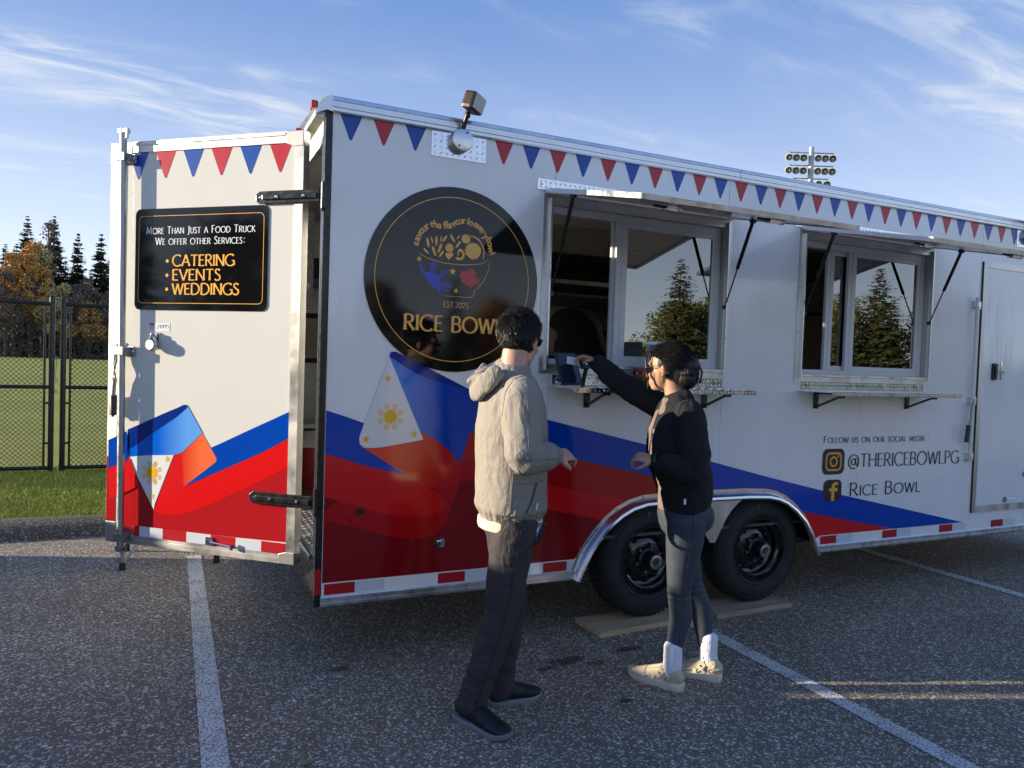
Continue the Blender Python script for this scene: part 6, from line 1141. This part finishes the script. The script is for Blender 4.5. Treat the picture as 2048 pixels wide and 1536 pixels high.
    for k in range(26):
        a=rd.uniform(-.9,.9); p=V3(hd.P(.03*a,-.125,.058)); st.tube([p,p+hd.u*rd.uniform(.012,.03)-hd.f*.01+hd.r*rd.uniform(-.02,.02),p+hd.u*rd.uniform(.01,.035)-hd.f*.03+hd.r*rd.uniform(-.03,.03)],.0010,4,False)
    for k in range(8):
        p=V3(hd.P(-.02+.006*k,-.165,.03)); st.tube([p,p-hd.f*.015-hd.u*.05,p-hd.f*.004-hd.u*.10],.0016,4,False)
    st.build('bun_strands',hair_b,me,True,fix=False)
    for sx in (-1,1):
        lk=MB(); base=[(.030,.086,.098),(.050,.092,.060),(.062,.090,.010),(.066,.080,-.040),(.060,.086,-.085),(.052,.094,-.104)]
        for k in range(9): 
            o_=rd.uniform(-.005,.005); lk.tube([hd.P(sx*(x+o_),y+rd.uniform(-.003,.003),z) for x,y,z in base],[.003,.003,.003,.0028,.0022,.0008],5,False)
        lk.build('hair_lock',hair_b,me,True,fix=False)
        MB().tube([hd.P(sx*.078,-.012,.016),hd.P(sx*.077,.05,.016),hd.P(sx*.064,.100,.012)],.0016,6).build('glasses_temple',goldm,me,True)
        q=MB(); ell(q,hd.P(sx*.035,.101,.004),(.027,.004,.025),((hd.r*.95-hd.f*.3*sx).normalized(),(hd.f*.95+hd.r*.3*sx).normalized(),hd.u)); q.build('glasses_lens',lens,me,True)
    mb=MB()
    for k in range(7):
        a=-.9+.3*k; mb.tube([hd.P(.042*math.sin(a),-.118,.030+.045*math.cos(a)),hd.P(.05*math.sin(a),-.138,.026+.052*math.cos(a)),hd.P(.046*math.sin(a),-.158,.018+.044*math.cos(a))],.0042,6)
    mb.tube([hd.P(.045*math.sin(-.9+.3*k),-.128,.03+.048*math.cos(-.9+.3*k)) for k in range(7)],.005,6); mb.build('hair_clip',blackp,me,True)
    return me
person_woman()
# ---------------- cook bending behind the counter
def person_cook():
    F=V3((-.25,.97,0)).normalized(); R=V3((F.y,-F.x,0)); up=V3((0,0,1)); C=V3((1.86,.62,FZ)); W=lambda f,r,z: C+F*f+R*r+up*z
    hd=Head(W(.50,.02,1.16),F*.8-up*.6,up*.8+F*.6,.97); hips=[W(-.06,.085,.86),W(-.06,-.085,.86)]; sh=[W(.17,.17,1.27),W(.17,-.15,1.20)]
    el=[W(.13,.20,1.01),W(.34,-.16,1.0)]; wr=[W(.20,.17,.80),W(.42,-.16,.87)]
    b=MB(); hd.build(b); loft(b,[(hd.P(0,-.03,-.05),.05,.054),(W(.20,0,1.33),.058,.06),(W(.17,0,1.28),.12,.085),(W(.10,0,1.12),.135,.095),(W(0,0,.95),.125,.09),(W(-.05,0,.86),.135,.09)],R,22)
    for i,h in enumerate(hips): s_=1 if i==0 else -1; k=W(-.03,.09*s_,.47); a=W(-.06,.09*s_,.08); loft(b,[(h,.07,.07),(k,.046,.046),(a,.034,.034),(W(-.02,.09*s_,.035),.036,.036)],R,14); loft(b,[(W(-.09,.09*s_,.035),.034,.03),(W(.12,.09*s_,.025),.036,.022)],R,14)
    for s_,e,w_ in zip(sh,el,wr): arm(b,s_,e,w_,(.045,.042,.038,.036,.027))
    hand(b,wr[0],F-up*.4,-up,.5,.97,-1); hand(b,wr[1],F-up*.4,-up,.5,.97,1)
    me=fuse(b,'person',skin_w,None,.006,4); tag(me,'cook in a taupe shirt and black apron bending behind the serving window','person')
    t=MB(); loft(t,[(W(.19,0,1.29),.085,.07),(W(.165,0,1.24),.155,.095),(W(.10,0,1.12),.155,.105),(W(0,0,.95),.145,.105),(W(-.05,0,.86),.15,.105)],R,26)
    for s_,e in zip(sh,el): loft(t,[(s_,.068,.070),(s_.lerp(e,.5),.066,.066),(s_.lerp(e,.82),.066,.066)],F,18)
    fuse(t,'shirt',tee_m,me,.007,5,.005,(9,9,6),2)
    a=MB(); loft(a,[(W(.22,-.03,1.30),.150,.110),(W(.17,-.02,1.24),.182,.128),(W(.12,-.02,1.12),.182,.132),(W(.02,0,.94),.168,.128),(W(-.04,0,.80),.17,.125)],R,26); fuse(a,'apron',apron_m,me,.008,4,.004,(8,8,6),5,cut=None)
    l=MB()
    for i,h in enumerate(hips): s_=1 if i==0 else -1; loft(l,[(h,.095,.10),(W(-.03,.09*s_,.47),.068,.07),(W(-.06,.09*s_,.07),.06,.062)],R,18)
    fuse(l,'trousers',pants_m,me,.009,4)
    tufts(hd,'hair',hair_b,me,900,lambda p:p[2]>-.03 and not(p[1]>.03 and p[2]<.07),lambda p:.05,lambda p,rd:(rd.gauss(0,.3),-.5,-.6),4,.004)
person_cook()
